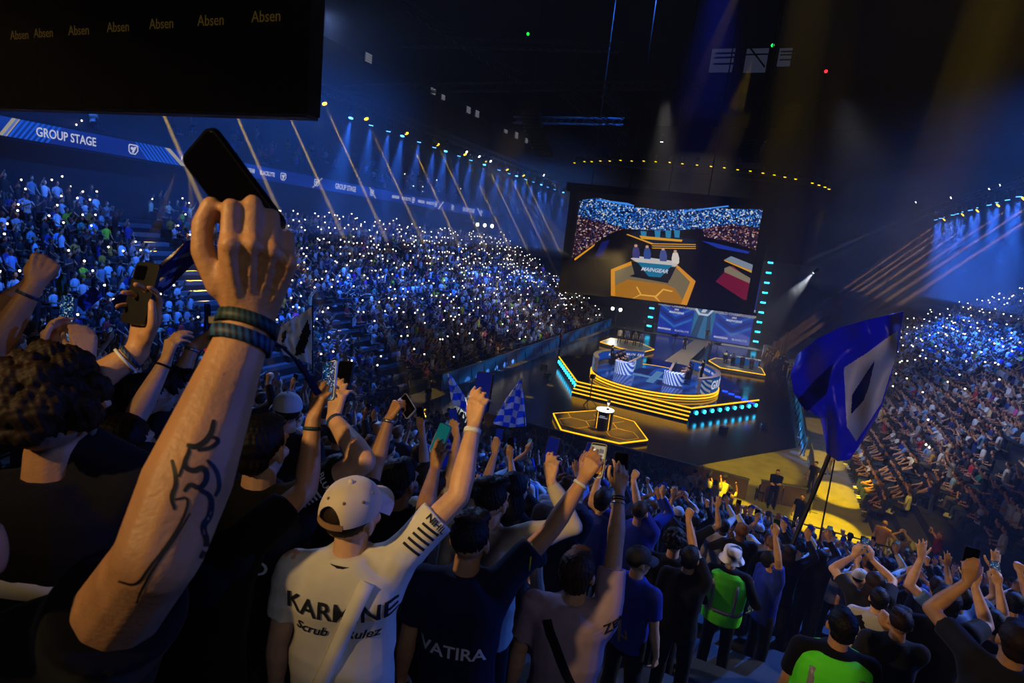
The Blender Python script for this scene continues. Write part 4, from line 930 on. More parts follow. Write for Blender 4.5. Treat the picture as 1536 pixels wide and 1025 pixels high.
def hair_mesh(style, k=1.0, M=None, voxel=.007, seed=1):
    P = Pr(); 
    if style == 'long':
        P.ell((0,-.02,1.675), (.088,.103,.09)); P.ell((0,-.075,1.56), (.085,.05,.14)); P.ell((.06,-.03,1.56), (.035,.06,.12)); P.ell((-.06,-.03,1.56), (.035,.06,.12)); P.ell((0,-.085,1.44), (.075,.035,.09)); d = strands(.0022, seed)
    elif style == 'curly':
        rs = np.random.RandomState(seed); P.ell((0,-.02,1.68), (.085,.1,.09))
        for i in range(130):
            u = rs.normal(size=3); u /= np.linalg.norm(u)
            if u[2] < -.35 or (u[1] > .55 and u[2] < .35): continue
            P.ell((u[0]*.092, -.02+u[1]*.108, 1.68+u[2]*.098), (.02+.012*rs.rand(),)*3, n=8, m=6)
        d = strands(.0025, seed, 210)
    elif style == 'quiff':
        P.ell((0,-.025,1.68), (.083,.1,.084)); P.ell((0,.055,1.735), (.06,.04,.03)); P.ell((.03,.03,1.742), (.04,.05,.028)); P.ell((-.03,-.02,1.745), (.05,.06,.025)); d = strands(.003, seed)
    elif style == 'bun':
        P.ell((0,-.02,1.675), (.084,.1,.087)); P.ell((0,-.09,1.75), (.04,.04,.04)); d = strands(.0018, seed)
    elif style == 'buzz':
        P.ell((0,-.018,1.669), (.0795,.098,.09)); d = strands(.0006, seed)
    else:
        P.ell((0,-.024,1.678), (.085,.1,.087)); P.ell((0,-.06,1.62), (.07,.05,.055)); P.ell((0,.05,1.725), (.055,.035,.028)); d = strands(.0026, seed)
    # the forehead stays free
    me_d = d
    if M is not None: P.xf(M)
    return P.mesh('hair', voxel, 2, me_d, 0)
def cap_parts(parent, M, m_crown, m_brim, back_open=True, strap=None, name='cap', fine=True):
    a = MB(); n, mm = (96, 40) if fine else (18, 7); V = []; rx, ry_, rz = .094, .112, .098; c = V3((0,-.012,1.672))
    def pt(i, j, o): 
        th_ = 2*PI*i/n; back = abs((th_-1.5*PI+PI) % (2*PI)-PI); h0 = .43*math.sqrt(max(0, 1-(back/.52)**2)) if back_open and back < .52 else 0
        ph = (PI/2)*(h0+(1-h0)*j/mm); r = 1+o+.012*math.cos(6*th_)*math.cos(ph)
        return c+V3((rx*r*math.cos(th_)*math.cos(ph)**.75, ry_*r*math.sin(th_)*math.cos(ph)**.75, rz*r*math.sin(ph)*1.05))
    for o in (0, -.03):
        b = len(a.v); a.v.extend(tuple(pt(i,j,o)) for j in range(mm+1) for i in range(n))
        for j in range(mm):
            for i in range(n):
                f = (b+j*n+i, b+j*n+(i+1)%n, b+(j+1)*n+(i+1)%n, b+(j+1)*n+i); a.f.append(f if o == 0 else f[::-1]); a.m.append(0)
    a.v = [tuple(M @ V3(v)) for v in a.v]; cr = a.build(name, m_crown, parent, True)
    a = MB(); N = 18; rows = []
    for q in range(7):
        s = q/6; row = []
        for i in range(N+1):
            th_ = math.radians(22+136*i/N); x = rx*1.0*math.cos(th_); y = ry_*math.sin(th_); row.append(V3((x*(1+.12*s), y+.075*s*math.sin(th_)**.6, -.0-.02*s-.09*s*x*x/.01*.25)))
        rows.append(row)
    base = c+V3((0,0,.004))
    for dz in (0,-.004):
        b = len(a.v); a.v.extend(tuple(M @ (base+p+V3((0,0,dz)))) for r in rows for p in r)
        for q in range(6):
            for i in range(N): f = (b+q*(N+1)+i, b+q*(N+1)+i+1, b+(q+1)*(N+1)+i+1, b+(q+1)*(N+1)+i); a.f.append(f); a.m.append(0)
    a.build('brim', m_brim, cr, True)
    MB().sphere(M @ (c+V3((0,0,rz*1.06))), .009, 8, 5).build('button', m_crown, cr)
    if back_open and fine:
        a = MB(); pts = [c+V3((rx*1.01*math.cos(t), ry_*1.01*math.sin(t), .006)) for t in [math.radians(270-32+64*i/12) for i in range(13)]]
        for p, q in zip(pts, pts[1:]): a.bar(M @ p, M @ q, .004, .017)
        a.build('strap', strap or m_crown, cr)
        a = MB()
        for t, ph in ((200,.75),(250,.85),(300,.85),(345,.75),(20,.8)):
            t = math.radians(t); p = c+V3((rx*math.cos(t)*math.cos(ph)**.75, ry_*math.sin(t)*math.cos(ph)**.75, rz*math.sin(ph)*1.05)); a.sphere(M @ p, .005, 8, 4)
        a.build('eyelets', mat('cap_eyelet', '#6a5a48', .8), cr)
    return cr
HEADM = lambda yaw, pitch, roll=0: Matrix.Translation((0,-.01,1.5)) @ Matrix.Rotation(math.radians(yaw), 4, 'Z') @ Matrix.Rotation(math.radians(pitch), 4, 'X') @ Matrix.Rotation(math.radians(roll), 4, 'Y') @ Matrix.Translation((0,.01,-1.5))
def skeleton_person(arms, k=1.0, head=(0,0,0), seated=False, sleeve='short', voxel=.006, seed=1, bulk=1.0, fr=1.0, eyes=False, wr=.005, lean=0.0, baggy=1.0, hem=.86):
    """arms: {'R': dict(w=wrist local, pole=, d=finger dir, n=palm normal, g=gesture), 'L': ...}; coordinates before scaling by k.
    Returns meshes body, shirt, trousers, shoes (+eyes) and joints."""
    B = Pr(); SH = Pr(); T = Pr(); FF = {'R': Pr(), 'L': Pr()}; J = {}
    M = HEADM(*head); dz = -.42 if seated else 0.0
    B.cap((0,-.018,1.43), (0,-.004,1.56), .062, .056); head_solids(B, k, M)
    B.ell((0,0,.98), (.165*bulk,.115*bulk,.13)); B.ell((0,.005,1.13), (.15*bulk,.108*bulk,.16)); B.ell((0,0,1.3), (.17*bulk,.118*bulk,.17)); B.cap((-.12,-.01,1.42), (.12,-.01,1.42), .06, .06)
    SH.loft([(hem,.178*bulk*baggy,.135*bulk*baggy,0,0), (hem+.12,.176*bulk*baggy,.132*bulk*baggy,0,0), (1.12,.172*bulk*baggy,.128*bulk*baggy,0,0), (1.28,.188*bulk,.137*bulk,0,0), (1.38,.19*bulk,.13*bulk,0,-.005), (1.44,.165,.11,0,-.012), (1.48,.112,.093,0,-.014), (1.512,.08,.077,0,-.01)])
    for sd, s in (('R',1), ('L',-1)):
        A = arms.get(sd) or dict(w=(s*.27,.06,.83), pole=(s*.3,-1,0), d=(0,.1,-1), n=(-s,0,0), g='relaxed')
        Wt = V3(A['w']); up = max(0, min(1, (Wt.z-1.25)/.5)); S = V3((s*(.182-.02*up)*(.5+.5*bulk), -.012+.02*up, 1.425+.055*up))
        E, W_ = ik(S, Wt, .292, .262, A.get('pole', (s*.6,-.5,-.4))); J[sd] = (S, E, W_)
        limb_arm(B, S, E, W_, 1.0, .94+.06*bulk); B.cap(S+V3((0,0,-.02)), V3((s*.05,-.02,1.46)), .05, .045); B.cap(S, V3((s*.11,0,1.3)), .06, .07)
        J[sd+'h'] = hand(B, W_, A.get('d') or (W_-E), A.get('n', (0,1,0)), s, A.get('g', 'relaxed'), 1.0, fr)
        SH.cap(V3((s*.1,-.01,1.36)), S, .085, .078); SH.cap(V3((s*.09,0,1.28)), S+V3((0,0,-.03)), .09, .075); SH.cap(S+V3((0,0,.0)), V3((s*.055,-.018,1.462)), .07, .058)
        if sleeve == 'short': e = S.lerp(E, .66); SH.cap(S, e, .076, .072*(.9+.1*baggy), 14, 1)
        elif sleeve == 'long': SH.cap(S, E, .075, .06, 14); SH.cap(E, E.lerp(W_,.93), .06, .044, 14, 1)
        hp = V3((s*.088, 0, .95)); 
        kn = V3((s*.11,.02,.5)) if not seated else V3((s*.13,.43,.93)); an = V3((s*.12,-.02,.085)) if not seated else V3((s*.13,.46,.5))
        for Q, g in ((B, 0), (T, .014)):
            Q.cap(hp, kn, .083+g, .056+g); Q.cap(kn, kn.lerp(an,.35), .055+g, .056+g); Q.cap(kn.lerp(an,.33), an, .056+g, .038+g*1.6, 12, 1 if g else 0)
        B.cap(an+V3((0,.0,-.045)), an+V3((0,.15,-.055)), .035, .028)
        F_ = FF[sd]; F_.cap(an+V3((0,-.04,-.04)), an+V3((0,.17,-.052)), .043, .036); F_.cap(an+V3((0,-.01,.03)), an+V3((0,-.01,-.03)), .045, .048)
    T.ell((0,0,.97), (.176*bulk,.127*bulk,.12)); 
    if seated: T.ell((0,-.02,.94), (.18,.14,.11))
    off = Matrix.Scale(k, 4) @ Matrix.Translation((0,0,-.5+.085 if seated else 0)) if seated else Matrix.Scale(k, 4)
    for P in (B, SH, T, FF['R'], FF['L']): P.xf(off)
    out = dict(body=B.mesh('person', voxel, 3, None, .3), shirt=SH.mesh('shirt', max(voxel*1.5, .0085), 4, wrinkle(wr, seed, .9) if wr else None), trousers=T.mesh('trousers', max(.018, voxel*2.4), 2), shoes=[FF[q].mesh('shoe', max(.011, voxel*1.6), 2) for q in 'RL'], J=J, off=off, headM=off @ M, M=M)
    if eyes:
        out['eyes'] = []
        for s in (-1,1): a = MB(); out['eyes'].append(a); a.sphere(out['headM'] @ V3((s*.032,.074,1.642)), .0125*k, 10, 7, 0); a.sphere(out['headM'] @ V3((s*.032,.0815,1.642)), .0065*k, 8, 5, 1)
    return out
def skin(n, c):
    m = mat(n, c, .5, var=.16, scale=14); nt = m.node_tree; b = nt.nodes['Principled BSDF']; tc = [q for q in nt.nodes if q.type == 'TEX_COORD'][0]
    nz = nt.nodes.new('ShaderNodeTexNoise'); nz.inputs['Scale'].default_value = 130; nz.inputs['Detail'].default_value = 4; bp = nt.nodes.new('ShaderNodeBump'); bp.inputs['Strength'].default_value = .28; bp.inputs['Distance'].default_value = .004
    nt.links.new(tc.outputs['Object'], nz.inputs['Vector']); nt.links.new(nz.outputs['Fac'], bp.inputs['Height']); nt.links.new(bp.outputs['Normal'], b.inputs['Normal']); return m
skins = [skin('skin_fair', '#c69a78'), skin('skin_tan', '#ac7e58'), skin('skin_brown', '#8a5c3c'), skin('skin_deep', '#5c3c28')]
hairs = [mat('hair_black', '#0b0909', .62, spec=.18, var=.4, scale=30), mat('hair_dark_brown', '#20140c', .62, spec=.18, var=.4, scale=30), mat('hair_brown', '#38220f', .62, spec=.18, var=.4, scale=30), mat('hair_light_brown', '#6a4826', .62, spec=.18, var=.35, scale=30)]
eyem = [mat('eye_white', '#d8d4cc', .3, var=0), mat('eye_iris', '#241408', .2, var=0)]
def cloth(n, c): return mat('cloth_'+n, c, .85, var=.12, scale=7, sheen=.03, spec=.15)
denim = cloth('dark_trousers', '#14161d'); jeans = cloth('blue_jeans', '#26344f'); shoe_w = mat('shoe_white', '#b8b8b8', .6); shoe_b = mat('shoe_black', '#18181a', .6)
def bonus(o, m):  # per-object material on shared mesh data
    o.material_slots[0].link = 'OBJECT'; o.material_slots[0].material = m
def rounded(w_, h_, r=.012, n=4):
    pts = []
    for cx, cy_, a0 in ((w_/2-r,h_/2-r,0), (-w_/2+r,h_/2-r,90), (-w_/2+r,-h_/2+r,180), (w_/2-r,-h_/2+r,270)):
        for i in range(n+1): a = math.radians(a0+90*i/n); pts.append((cx+r*math.cos(a), cy_+r*math.sin(a)))
    return pts
phone_body = mat('phone_black_case', '#08080a', .3); phone_glass = mat('phone_dark_glass', '#050509', .08)
_ph = {}
def phone(center, d, n, label, screen=None, group=None, k=1.0, case=None, cat='phone'):
    """centre, long axis d, n = direction the rear camera looks (screen faces -n)"""
    key = (screen.name if screen else None, case.name if case else None)
    if key not in _ph:
        r = empty('smartphone', (0,0,0)); MB().prism(rounded(.076,.155), -.0045, .0045).build('case', case or phone_body, r)
        MB().prism(rounded(.07,.148,.009), .0045, .0052).build('display', screen or phone_glass, r)
        a = MB(); a.prism([(x+.015,y+.05) for x, y in rounded(.034,.036,.006)], -.0065, -.0045); b_ = a.build('camera_bump', phone_glass, r)
        _ph[key] = r; o = r
    else: o = copy_tree(_ph[key])
    d = V3(d).normalized(); z = -(V3(n)-d*V3(n).dot(d)).normalized(); x = d.cross(z)
    Mx = Matrix((x, d, z)).transposed(); o.rotation_mode = 'XYZ'; o.rotation_euler = Mx.to_euler(); o.location = center; o.scale = (k,)*3
    return tag(o, label, cat, group)
def assemble(name_label, R, skin, shirtm, trm=None, hair=None, hairm=None, shoem=None, group=None, hmesh=None, loc=(0,0,0), yaw=0):
    o = link(R['body'], 'person', skin, None, True); tag(o, name_label, 'person', group)
    o.location = loc; o.rotation_euler.z = yaw
    link(R['shirt'], R.get('topname', 'shirt'), shirtm, o, True); link(R['trousers'], 'trousers', trm or denim, o, True); [link(m_, 'shoe', shoem or shoe_b, o, True) for m_ in R['shoes']]
    if hair:
        h = hmesh or hair_mesh(hair, M=R['headM']); link(h, 'hair', hairm or hairs[0], o, True)
    for e_ in R.get('eyes', ()): e_.build('eye', eyem, o, True)
    return o
def tread(y):
    z = near_z(.9*round(y/.9)-.45)-.1; return z if z > .1 else 0.0
# ================================================================== people in the foreground
from mathutils.bvhtree import BVHTree
def bvh_of(me): return BVHTree.FromPolygons([v.co.copy() for v in me.vertices], [tuple(p.vertices) for p in me.polygons])
def wraptext(par, me, s, o, xd, up, size, m, shear=0, sx=1.0, name='lettering', lift=.004, bold=None):
    """lettering laid on a garment: o, xd, up in the person's own space, pressed onto the mesh along the view of its plane"""
    t = text(name, s, (0,0,0), (1,0,0), (0,0,1), size, m, None, shear, 0, bold=size*.018 if bold is None else bold); me2 = t.data
    bm = bmesh.new(); bm.from_mesh(me2); bmesh.ops.triangulate(bm, faces=bm.faces)
    for q in range(4):
        es = [e for e in bm.edges if e.calc_length() > size*.13]
        if not es: break
        bmesh.ops.subdivide_edges(bm, edges=es, cuts=1); bmesh.ops.triangulate(bm, faces=bm.faces)
    bm.to_mesh(me2); bm.free()
    tr = bvh_of(me); X = V3(xd).normalized(); U = V3(up).normalized(); N = X.cross(U); U = N.cross(X)
    for v in me2.vertices:
        p = V3(o)+X*(v.co.x*sx)+U*v.co.y
        h = tr.ray_cast(p+N*.25, -N, .6)
        v.co = (h[0]+N*lift) if h[0] else p
    t.matrix_world = Matrix.Identity(4); t.parent = par; kids.setdefault(par.name, []).append(t); return t
def wrapstrip(par, me, pts, wd, m, name, lift=.004, axis=None):
    """a strip pressed onto a mesh: pts (point, outward direction) in own space"""
    tr = bvh_of(me); P = []
    for p, N in pts:
        p = V3(p); N = V3(N).normalized(); h = tr.ray_cast(p+N*.3, -N, .8); P.append((h[0] if h[0] else p, N))
    vs = []; fs = []
    for i, (p, N) in enumerate(P):
        d = (P[min(i+1, len(P)-1)][0]-P[max(i-1, 0)][0]).normalized(); s = d.cross(N).normalized()*wd/2
        for q in (p-s+N*lift, p+s+N*lift, p+s-N*.004, p-s-N*.004): vs.append(q)
    for i in range(len(P)-1):
        b = 4*i
        for a, c in ((0,1),(1,2),(2,3),(3,0)): fs.append((b+a, b+c, b+4+c, b+4+a))
    fs += [(0,1,2,3), tuple(4*(len(P)-1)+j for j in (3,2,1,0))]
    return MB().add(vs, fs).build(name, m, par, True)
def band(par, c, axis, r1, r2, wd, m, name, n_hint=(0,1,0), th=.0022):
    """a wrist band: a closed flat hoop around a limb"""
    ax = V3(axis).normalized(); n = V3(n_hint); n = (n-ax*n.dot(ax)).normalized(); t = ax.cross(n); vs = []; N = 28
    for dz, e in ((-wd/2, 0), (wd/2, 0), (wd/2, -th), (-wd/2, -th)):
        for i in range(N): a = 2*PI*i/N; vs.append(V3(c)+ax*dz+t*((r1+e)*math.cos(a))+n*((r2+e)*math.sin(a)))
    fs = [(j*N+i, j*N+(i+1)%N, ((j+1)%4)*N+(i+1)%N, ((j+1)%4)*N+i) for j in range(4) for i in range(N)]
    return MB().add(vs, fs).build(name, m, par, True)
FGPOS = []
def place(headpx, k=None, yaw=0):
    hw_ = at(*headpx); z = tread(hw_.y); kk = (hw_.z-z)/1.64 if k is None else k; kc = min(1.1, max(.88, kk))
    fz = hw_.z-1.64*kc
    FGPOS.append((hw_.x, hw_.y)); return V3((hw_.x, hw_.y, fz)), kc
def tolocal(p, feet, yaw, k): return (Matrix.Rotation(-yaw, 3, 'Z') @ (V3(p)-feet))/k
def reach(px, feet, yaw, k, side, L_=.535):
    S = feet+Matrix.Rotation(yaw, 3, 'Z') @ V3((side*.165, 0, 1.475))*k; best = None
    for i in range(61):
        t = px[2]*(.6+i*.8/60*1.0); p = at(px[0], px[1], t); e = max(0, (p-S).length-L_*k)*8+abs(t-px[2])
        if best is None or e < best[0]: best = (e, p)
    return best[1]
def fg(label, head, yaw, arms, skin, shirt, hair='short', hairm=0, sleeve='short', headrot=(0,0,0), voxel=.007, seed=1, trm=None, bulk=1.0, k=None, cap=None, eyes=False, wr=.005, topname='shirt', baggy=1.0, hvox=.007, fr=1.0, shoem=None):
    """arms: {'R': dict(w=(px,py,depth), tip=(px,py) finger direction, pole=world, n=world palm normal, g=...)}"""
    yaw = math.radians(yaw); feet, kc = place(head, k); A = {}; Ri = Matrix.Rotation(-yaw, 3, 'Z')
    for sd, a in arms.items():
        s = 1 if sd == 'R' else -1; W_ = reach(a['w'], feet, yaw, kc, s); dpt = (RC.transposed() @ (W_-CO)).z*-1
        d = at(a['tip'][0], a['tip'][1], dpt+a.get('dd', .02))-W_
        A[sd] = dict(w=tolocal(W_, feet, yaw, kc), pole=Ri @ V3((a.get('pole', (s*.5,-.5,-.6))[0]*.25, -.55, a.get('pole', (0,0,-.6))[2])), d=Ri @ d, n=Ri @ V3(a.get('n', (0,1,-.1))), g=a.get('g', 'phone'))
    R = skeleton_person(A, kc, headrot, False, sleeve, voxel, seed, bulk, fr, eyes, wr, baggy=baggy); R['topname'] = topname
    o = assemble(label, R, skins[skin], shirt, trm, None if cap and hair is None else hair, hairs[hairm], shoem, None, hair_mesh(hair, M=R['headM'], voxel=hvox, seed=seed) if hair else None, feet, yaw)
    if cap: cap_parts(o, R['headM'], *cap)
    R['o'] = o; R['feet'] = feet; R['yaw'] = yaw; R['k'] = kc
    def world(p): return feet+Matrix.Rotation(yaw, 3, 'Z') @ (R['off'] @ V3(p))
    def wdir(d): return Matrix.Rotation(yaw, 3, 'Z') @ V3(d)
    R['world'] = world; R['wdir'] = wdir; return R
def held(R, sd, label, along=.125, lift=.028, side=.012, screen=None, case=None, tilt=0):
    S, E, W_ = R['J'][sd]; d, n, t = R['J'][sd+'h']
    if tilt: q = Matrix.Rotation(math.radians(tilt), 3, n); dd = q @ d
    else: dd = d
    return phone(R['world'](W_+d*along+n*lift+t*side), R['wdir'](dd), R['wdir'](n), label, screen, None, R['k'], case)
def wristband(R, sd, f, wd, m, name='wristband', r=None):
    S, E, W_ = R['J'][sd]; off = R['off']; c = E.lerp(W_, f); d, n, t = R['J'][sd+'h']; rr = r or (.0285+.011*(1-f)*2.2)
    return band(R['o'], off @ c, W_-E, (rr+.0025)*R['k'], (rr+.0025)*R['k'], wd, m, name, n)
kb = cloth('black_tee', '#0a0a0d'); knavy = cloth('navy_jersey', '#0c1230'); kwhite = cloth('white_tee', '#cfcabc'); kpink = cloth('pale_pink_shirt', '#a08a98'); kcream = cloth('cream_jacket', '#b8ad9c'); klav = cloth('lavender_grey', '#3a3550'); kblue = cloth('blue_jersey', '#1a2c8c'); kgreyd = cloth('charcoal', '#1c1d22')
capw = mat('cap_cream_cotton', '#c2b49e', .85, var=.06, scale=12, sheen=.2); capb = mat('cap_brim_cream', '#b4acb0', .85, var=.05)
ink = mat('ink_navy', '#10121e', .8, var=0); inkw = mat('print_white', '#c8ccd8', .7, var=0); bandteal = pat('wristband_teal_print', '#061418', '#0e3a40', 45, .6, dist=6); bandblue = pat('wristband_blue_print', '#081430', '#1a4a70', 40, .6, dist=5); bandw = mat('wristband_white', '#c8ccc8', .6)
metal_w = mat('watch_steel', '#a8a8a8', .3, metal=.9)
scr_stage = bpy.data.materials.new('phone_screen_stage'); scr_teal = glow('phone_screen_teal', '#1c8a8a', .32, rough=.1); scr_blue = glow('phone_screen_blue', '#102490', .3, rough=.1)
_m = crowdled('phone_screen_picture', [(0,'#0a0a14'),(.3,'#203a80'),(.5,'#b89a60'),(.7,'#e8e0d0'),(.85,'#c85028')], .5, 260)
_m2 = crowdled('phone_screen_crowd', [(0,'#02040c'),(.35,'#0a2a70'),(.6,'#1f68b8'),(.8,'#7cc0e0'),(.93,'#ffffff')], .45, 240)
# ---- 1 the man with the tattooed forearm ------------------------------------
S1, E1, W1 = at(140,960,.80), at(262,768,.63), at(374,482,.735)
yaw1 = math.radians(50); k1 = 1.1
feet1 = S1-Matrix.Rotation(yaw1, 3, 'Z') @ (V3((.163,.008,1.48))*k1)
Ri = Matrix.Rotation(-yaw1, 3, 'Z'); W1l = tolocal(W1, feet1, yaw1, k1)
tip = at(398,312,.69)-W1
R1_ = skeleton_person({'R': dict(w=W1l, pole=Ri @ (E1-S1.lerp(W1,.5)), d=Ri @ tip, n=Ri @ (ray(390,300)+V3((-.25,0,.25))), g='hero'), 'L': dict(w=(-.26,.1,.85), g='relaxed')}, k1, (0,0,0), False, 'none', .0042, 3, 1.08, 1.12, False, .004)
R1_['topname'] = 'shirt'
FGPOS.append((feet1.x, feet1.y))
# sleeve: rebuilt with its edge where the photo shows bare upper arm begin
hero = link(R1_['body'], 'person', skins[1], None, True); tag(hero, 'person in black at the far left raising a tattooed forearm with wristbands', 'person'); hero.location = feet1; hero.rotation_euler.z = yaw1
link(R1_['shirt'], 'shirt', kb, hero, True); link(R1_['trousers'], 'trousers', denim, hero, True); [link(m_, 'shoe', shoe_b, hero, True) for m_ in R1_['shoes']]
link(hair_mesh('short', M=R1_['headM'], voxel=.01), 'hair', hairs[0], hero, True)
S_, E_1, W_1 = [R1_['off'] @ p for p in R1_['J']['R']]
sl = Pr(); sl.cap(S_, S_.lerp(E_1,.46), .082*k1, .074*k1, 18, 1); sl.cap(S_, S_+V3((-.08,0,-.02)), .08*k1, .08*k1); link(sl.mesh('sleeve', .009, 3, wrinkle(.004, 4)), 'sleeve', kb, hero, True)
R1_['o'] = hero; R1_['feet'] = feet1; R1_['yaw'] = yaw1; R1_['k'] = k1
R1_['world'] = lambda p: feet1+Matrix.Rotation(yaw1, 3, 'Z') @ (R1_['off'] @ V3(p)); R1_['wdir'] = lambda d: Matrix.Rotation(yaw1, 3, 'Z') @ V3(d)
d1, n1, t1 = R1_['J']['Rh']
phone(at(352,288,.80), at(312,232,.79)-at(392,338,.81), R1_['wdir'](n1*.55-t1*.84), 'black phone held up by the tattooed forearm at the left', None, None, 1.05)
band(hero, W_1.lerp(E_1,.02), W_1-E_1, .0355*k1, .0335*k1, .016, bandteal, 'wristband'); band(hero, W_1.lerp(E_1,.10), W_1-E_1, .0358*k1, .0338*k1, .017, bandblue, 'wristband')
# band lettering, clasp and hanging strap
hv = bvh_of(R1_['body']); toL = lambda p: Matrix.Rotation(-yaw1, 3, 'Z') @ (V3(p)-feet1)
def heroskin(px, py):
    o = toL(CO); d = (toL(CO+ray(px,py))-o).normalized(); h = hv.ray_cast(o, d, 3); return h
for i, (px, py, ch) in enumerate(((348,483,'W'),(362,484,'A'),(376,485,'W'),(392,487,'E'))):
    h = heroskin(px, py)
    if h[0]:
        N = (toL(CO)-h[0]).normalized(); ax = (W_1-E_1).normalized(); X = ax.cross(N).normalized(); X = X if (Matrix.Rotation(yaw1,3,'Z') @ X).x > 0 else -X
        t = text('lettering', ch, (0,0,0), (1,0,0), (0,0,1), .012, glow('band_letter_teal', '#58b8a8', .1), None, 0, .0003, bold=.0004); t.parent = hero; Rm = frame3(X, ax).to_4x4(); Rm.translation = h[0]+N*.0105; t.matrix_world = Rm; kids.setdefault(hero.name, []).append(t)
h = heroskin(345, 484)
cl = toL(at(322,479,.73)); axw = (W_1-E_1).normalized(); MB().bar(cl-V3((0,0,0)), toL(at(342,484,.715)), .016, .008).build('band_clasp', mat('clasp_grey', '#6a6458', .5), hero)
a = MB(); pp = [toL(at(*q)) for q in ((408,514,.74),(425,522,.76),(445,540,.77),(462,566,.775),(478,592,.775))]
for p, q in zip(pp, pp[1:]): a.bar(p, q, .013, .003)
a.build('band_strap', knavy, hero)
tat = mat('tattoo_ink', '#100c0a', .6, var=.2)
def tattoo(pts, wd):
    for q in range(2):
        np_ = [pts[0]]
        for (x0, y0_), (x1, y1_) in zip(pts, pts[1:]): np_ += [(x0*.75+x1*.25, y0_*.75+y1_*.25), (x0*.25+x1*.75, y0_*.25+y1_*.75)]
        pts = np_+[pts[-1]]
    vs = []; fs = []; P = []
    for (x0, y0_), (x1, y1_) in zip(pts, pts[1:]):
        n = max(2, int(math.hypot(x1-x0, y1_-y0_)/5))
        for i in range(n): P.append((x0+(x1-x0)*i/n, y0_+(y1_-y0_)*i/n))
    P.append(pts[-1]); prev = None; nn = len(P)
    for i, (px, py) in enumerate(P):
        dx = P[min(i+1,nn-1)][0]-P[max(i-1,0)][0]; dy = P[min(i+1,nn-1)][1]-P[max(i-1,0)][1]; l = math.hypot(dx,dy) or 1; w2 = wd/2*(.55+.45*math.sin(PI*min(1,(i+1)/(nn+1))))
        a, b = heroskin(px-dy/l*w2, py+dx/l*w2), heroskin(px+dy/l*w2, py-dx/l*w2)
        if a[0] is None or b[0] is None: prev = None; continue
        vs += [a[0]+a[1]*.0006, b[0]+b[1]*.0006]
        if prev is not None: fs.append((prev, prev+1, len(vs)-1, len(vs)-2))
        prev = len(vs)-2
    if fs: MB().add(vs, fs).build('tattoo', tat, hero, True)
for pts, wd in (([(321,630),(316,655),(296,672),(280,668)],9), ([(316,655),(330,660),(318,672),(296,676)],7), ([(284,676),(274,700),(290,708),(305,700),(312,716),(300,735),(285,725),(276,738)],9), ([(258,690),(266,725),(256,745),(262,765)],7), ([(300,735),(318,745),(315,775),(302,790),(312,815),(300,838)],10), ([(262,750),(285,745),(275,780),(250,820),(225,850),(205,880),(178,872)],5), ([(285,770),(262,810),(235,845),(212,885),(205,905)],4), ([(310,690),(325,705),(330,730),(322,745)],7), ([(286,668),(278,690),(268,716)],5)): tattoo(pts, wd)
# ---- 2 the man in the pale cap ---------------------------------------------
R = fg('man in a pale cream cap and white jersey lettered on the back, right arm raised', (530,768,1.7), 25, {'R': dict(w=(710,640,2.0), tip=(722,560), pole=(.6,-.1,-.8), n=(.15,1,0), g='phone')}, 0, kwhite, 'buzz', 1, headrot=(-26,8,4), voxel=.0055, seed=5, cap=(capw, capb, True, mat('cap_strap_tan', '#8a6a4a', .7)), wr=.011, baggy=1.06)
cap_ = R; o = R['o']; me = R['shirt']; K = R['k']
held(R, 'R', 'dark blue phone with three camera dots held up by the man in the cream cap', .135, .028, -.0, scr_blue)
wristband(R, 'R', .93, .016, bandw)
for s, z, sz, sh in (('KARMINE', 1.35, .088, 0), ('Scrub', 1.272, .05, .3), ('Rulez', 1.268, .05, .3)):
    wraptext(o, me, s, (V3((0 if s[0]=='K' else (-.09 if s=='Scrub' else .08), -.3, z))*K), (1,0,0), (0,0,1), sz*K, ink, sh, 1.0)
S, E, W_ = R['J']['R']; ax = (E-S).normalized(); 
pp_ = ax.cross(V3((0,-1,.1))).normalized(); sd_ = (V3((0,-1,.1))-ax*ax.dot(V3((0,-1,.1)))).normalized()
for i in range(5):
    c = S+ax*(.055+.022*i); wrapstrip(o, me, [(R['off'] @ (c+pp_*(.036*(j/3-1))+ax*(.004*j/3)+sd_*.02), sd_) for j in range(7)], .0085*K, ink, 'sleeve_bar', .003)
wraptext(o, me, 'NIHIL', R['off'] @ (S+ax*.172+sd_*.05), pp_, ax if pp_.cross(ax).dot(sd_) > 0 else -ax, .034*K, ink)
pts = [(V3((.085-.22*i/13, -.2, 1.475-.66*i/13))*K, (0,-1,.25)) for i in range(14)]
wrapstrip(o, me, pts, .05*K, mat('bag_strap_white', '#d8d4c8', .8), 'bag_strap', .014)
MB().arcwall((0,-.012*K), .074*K, .082*K, 0, 2*PI, 1.478*K, 1.49*K, 24).build('collar', ink, o)
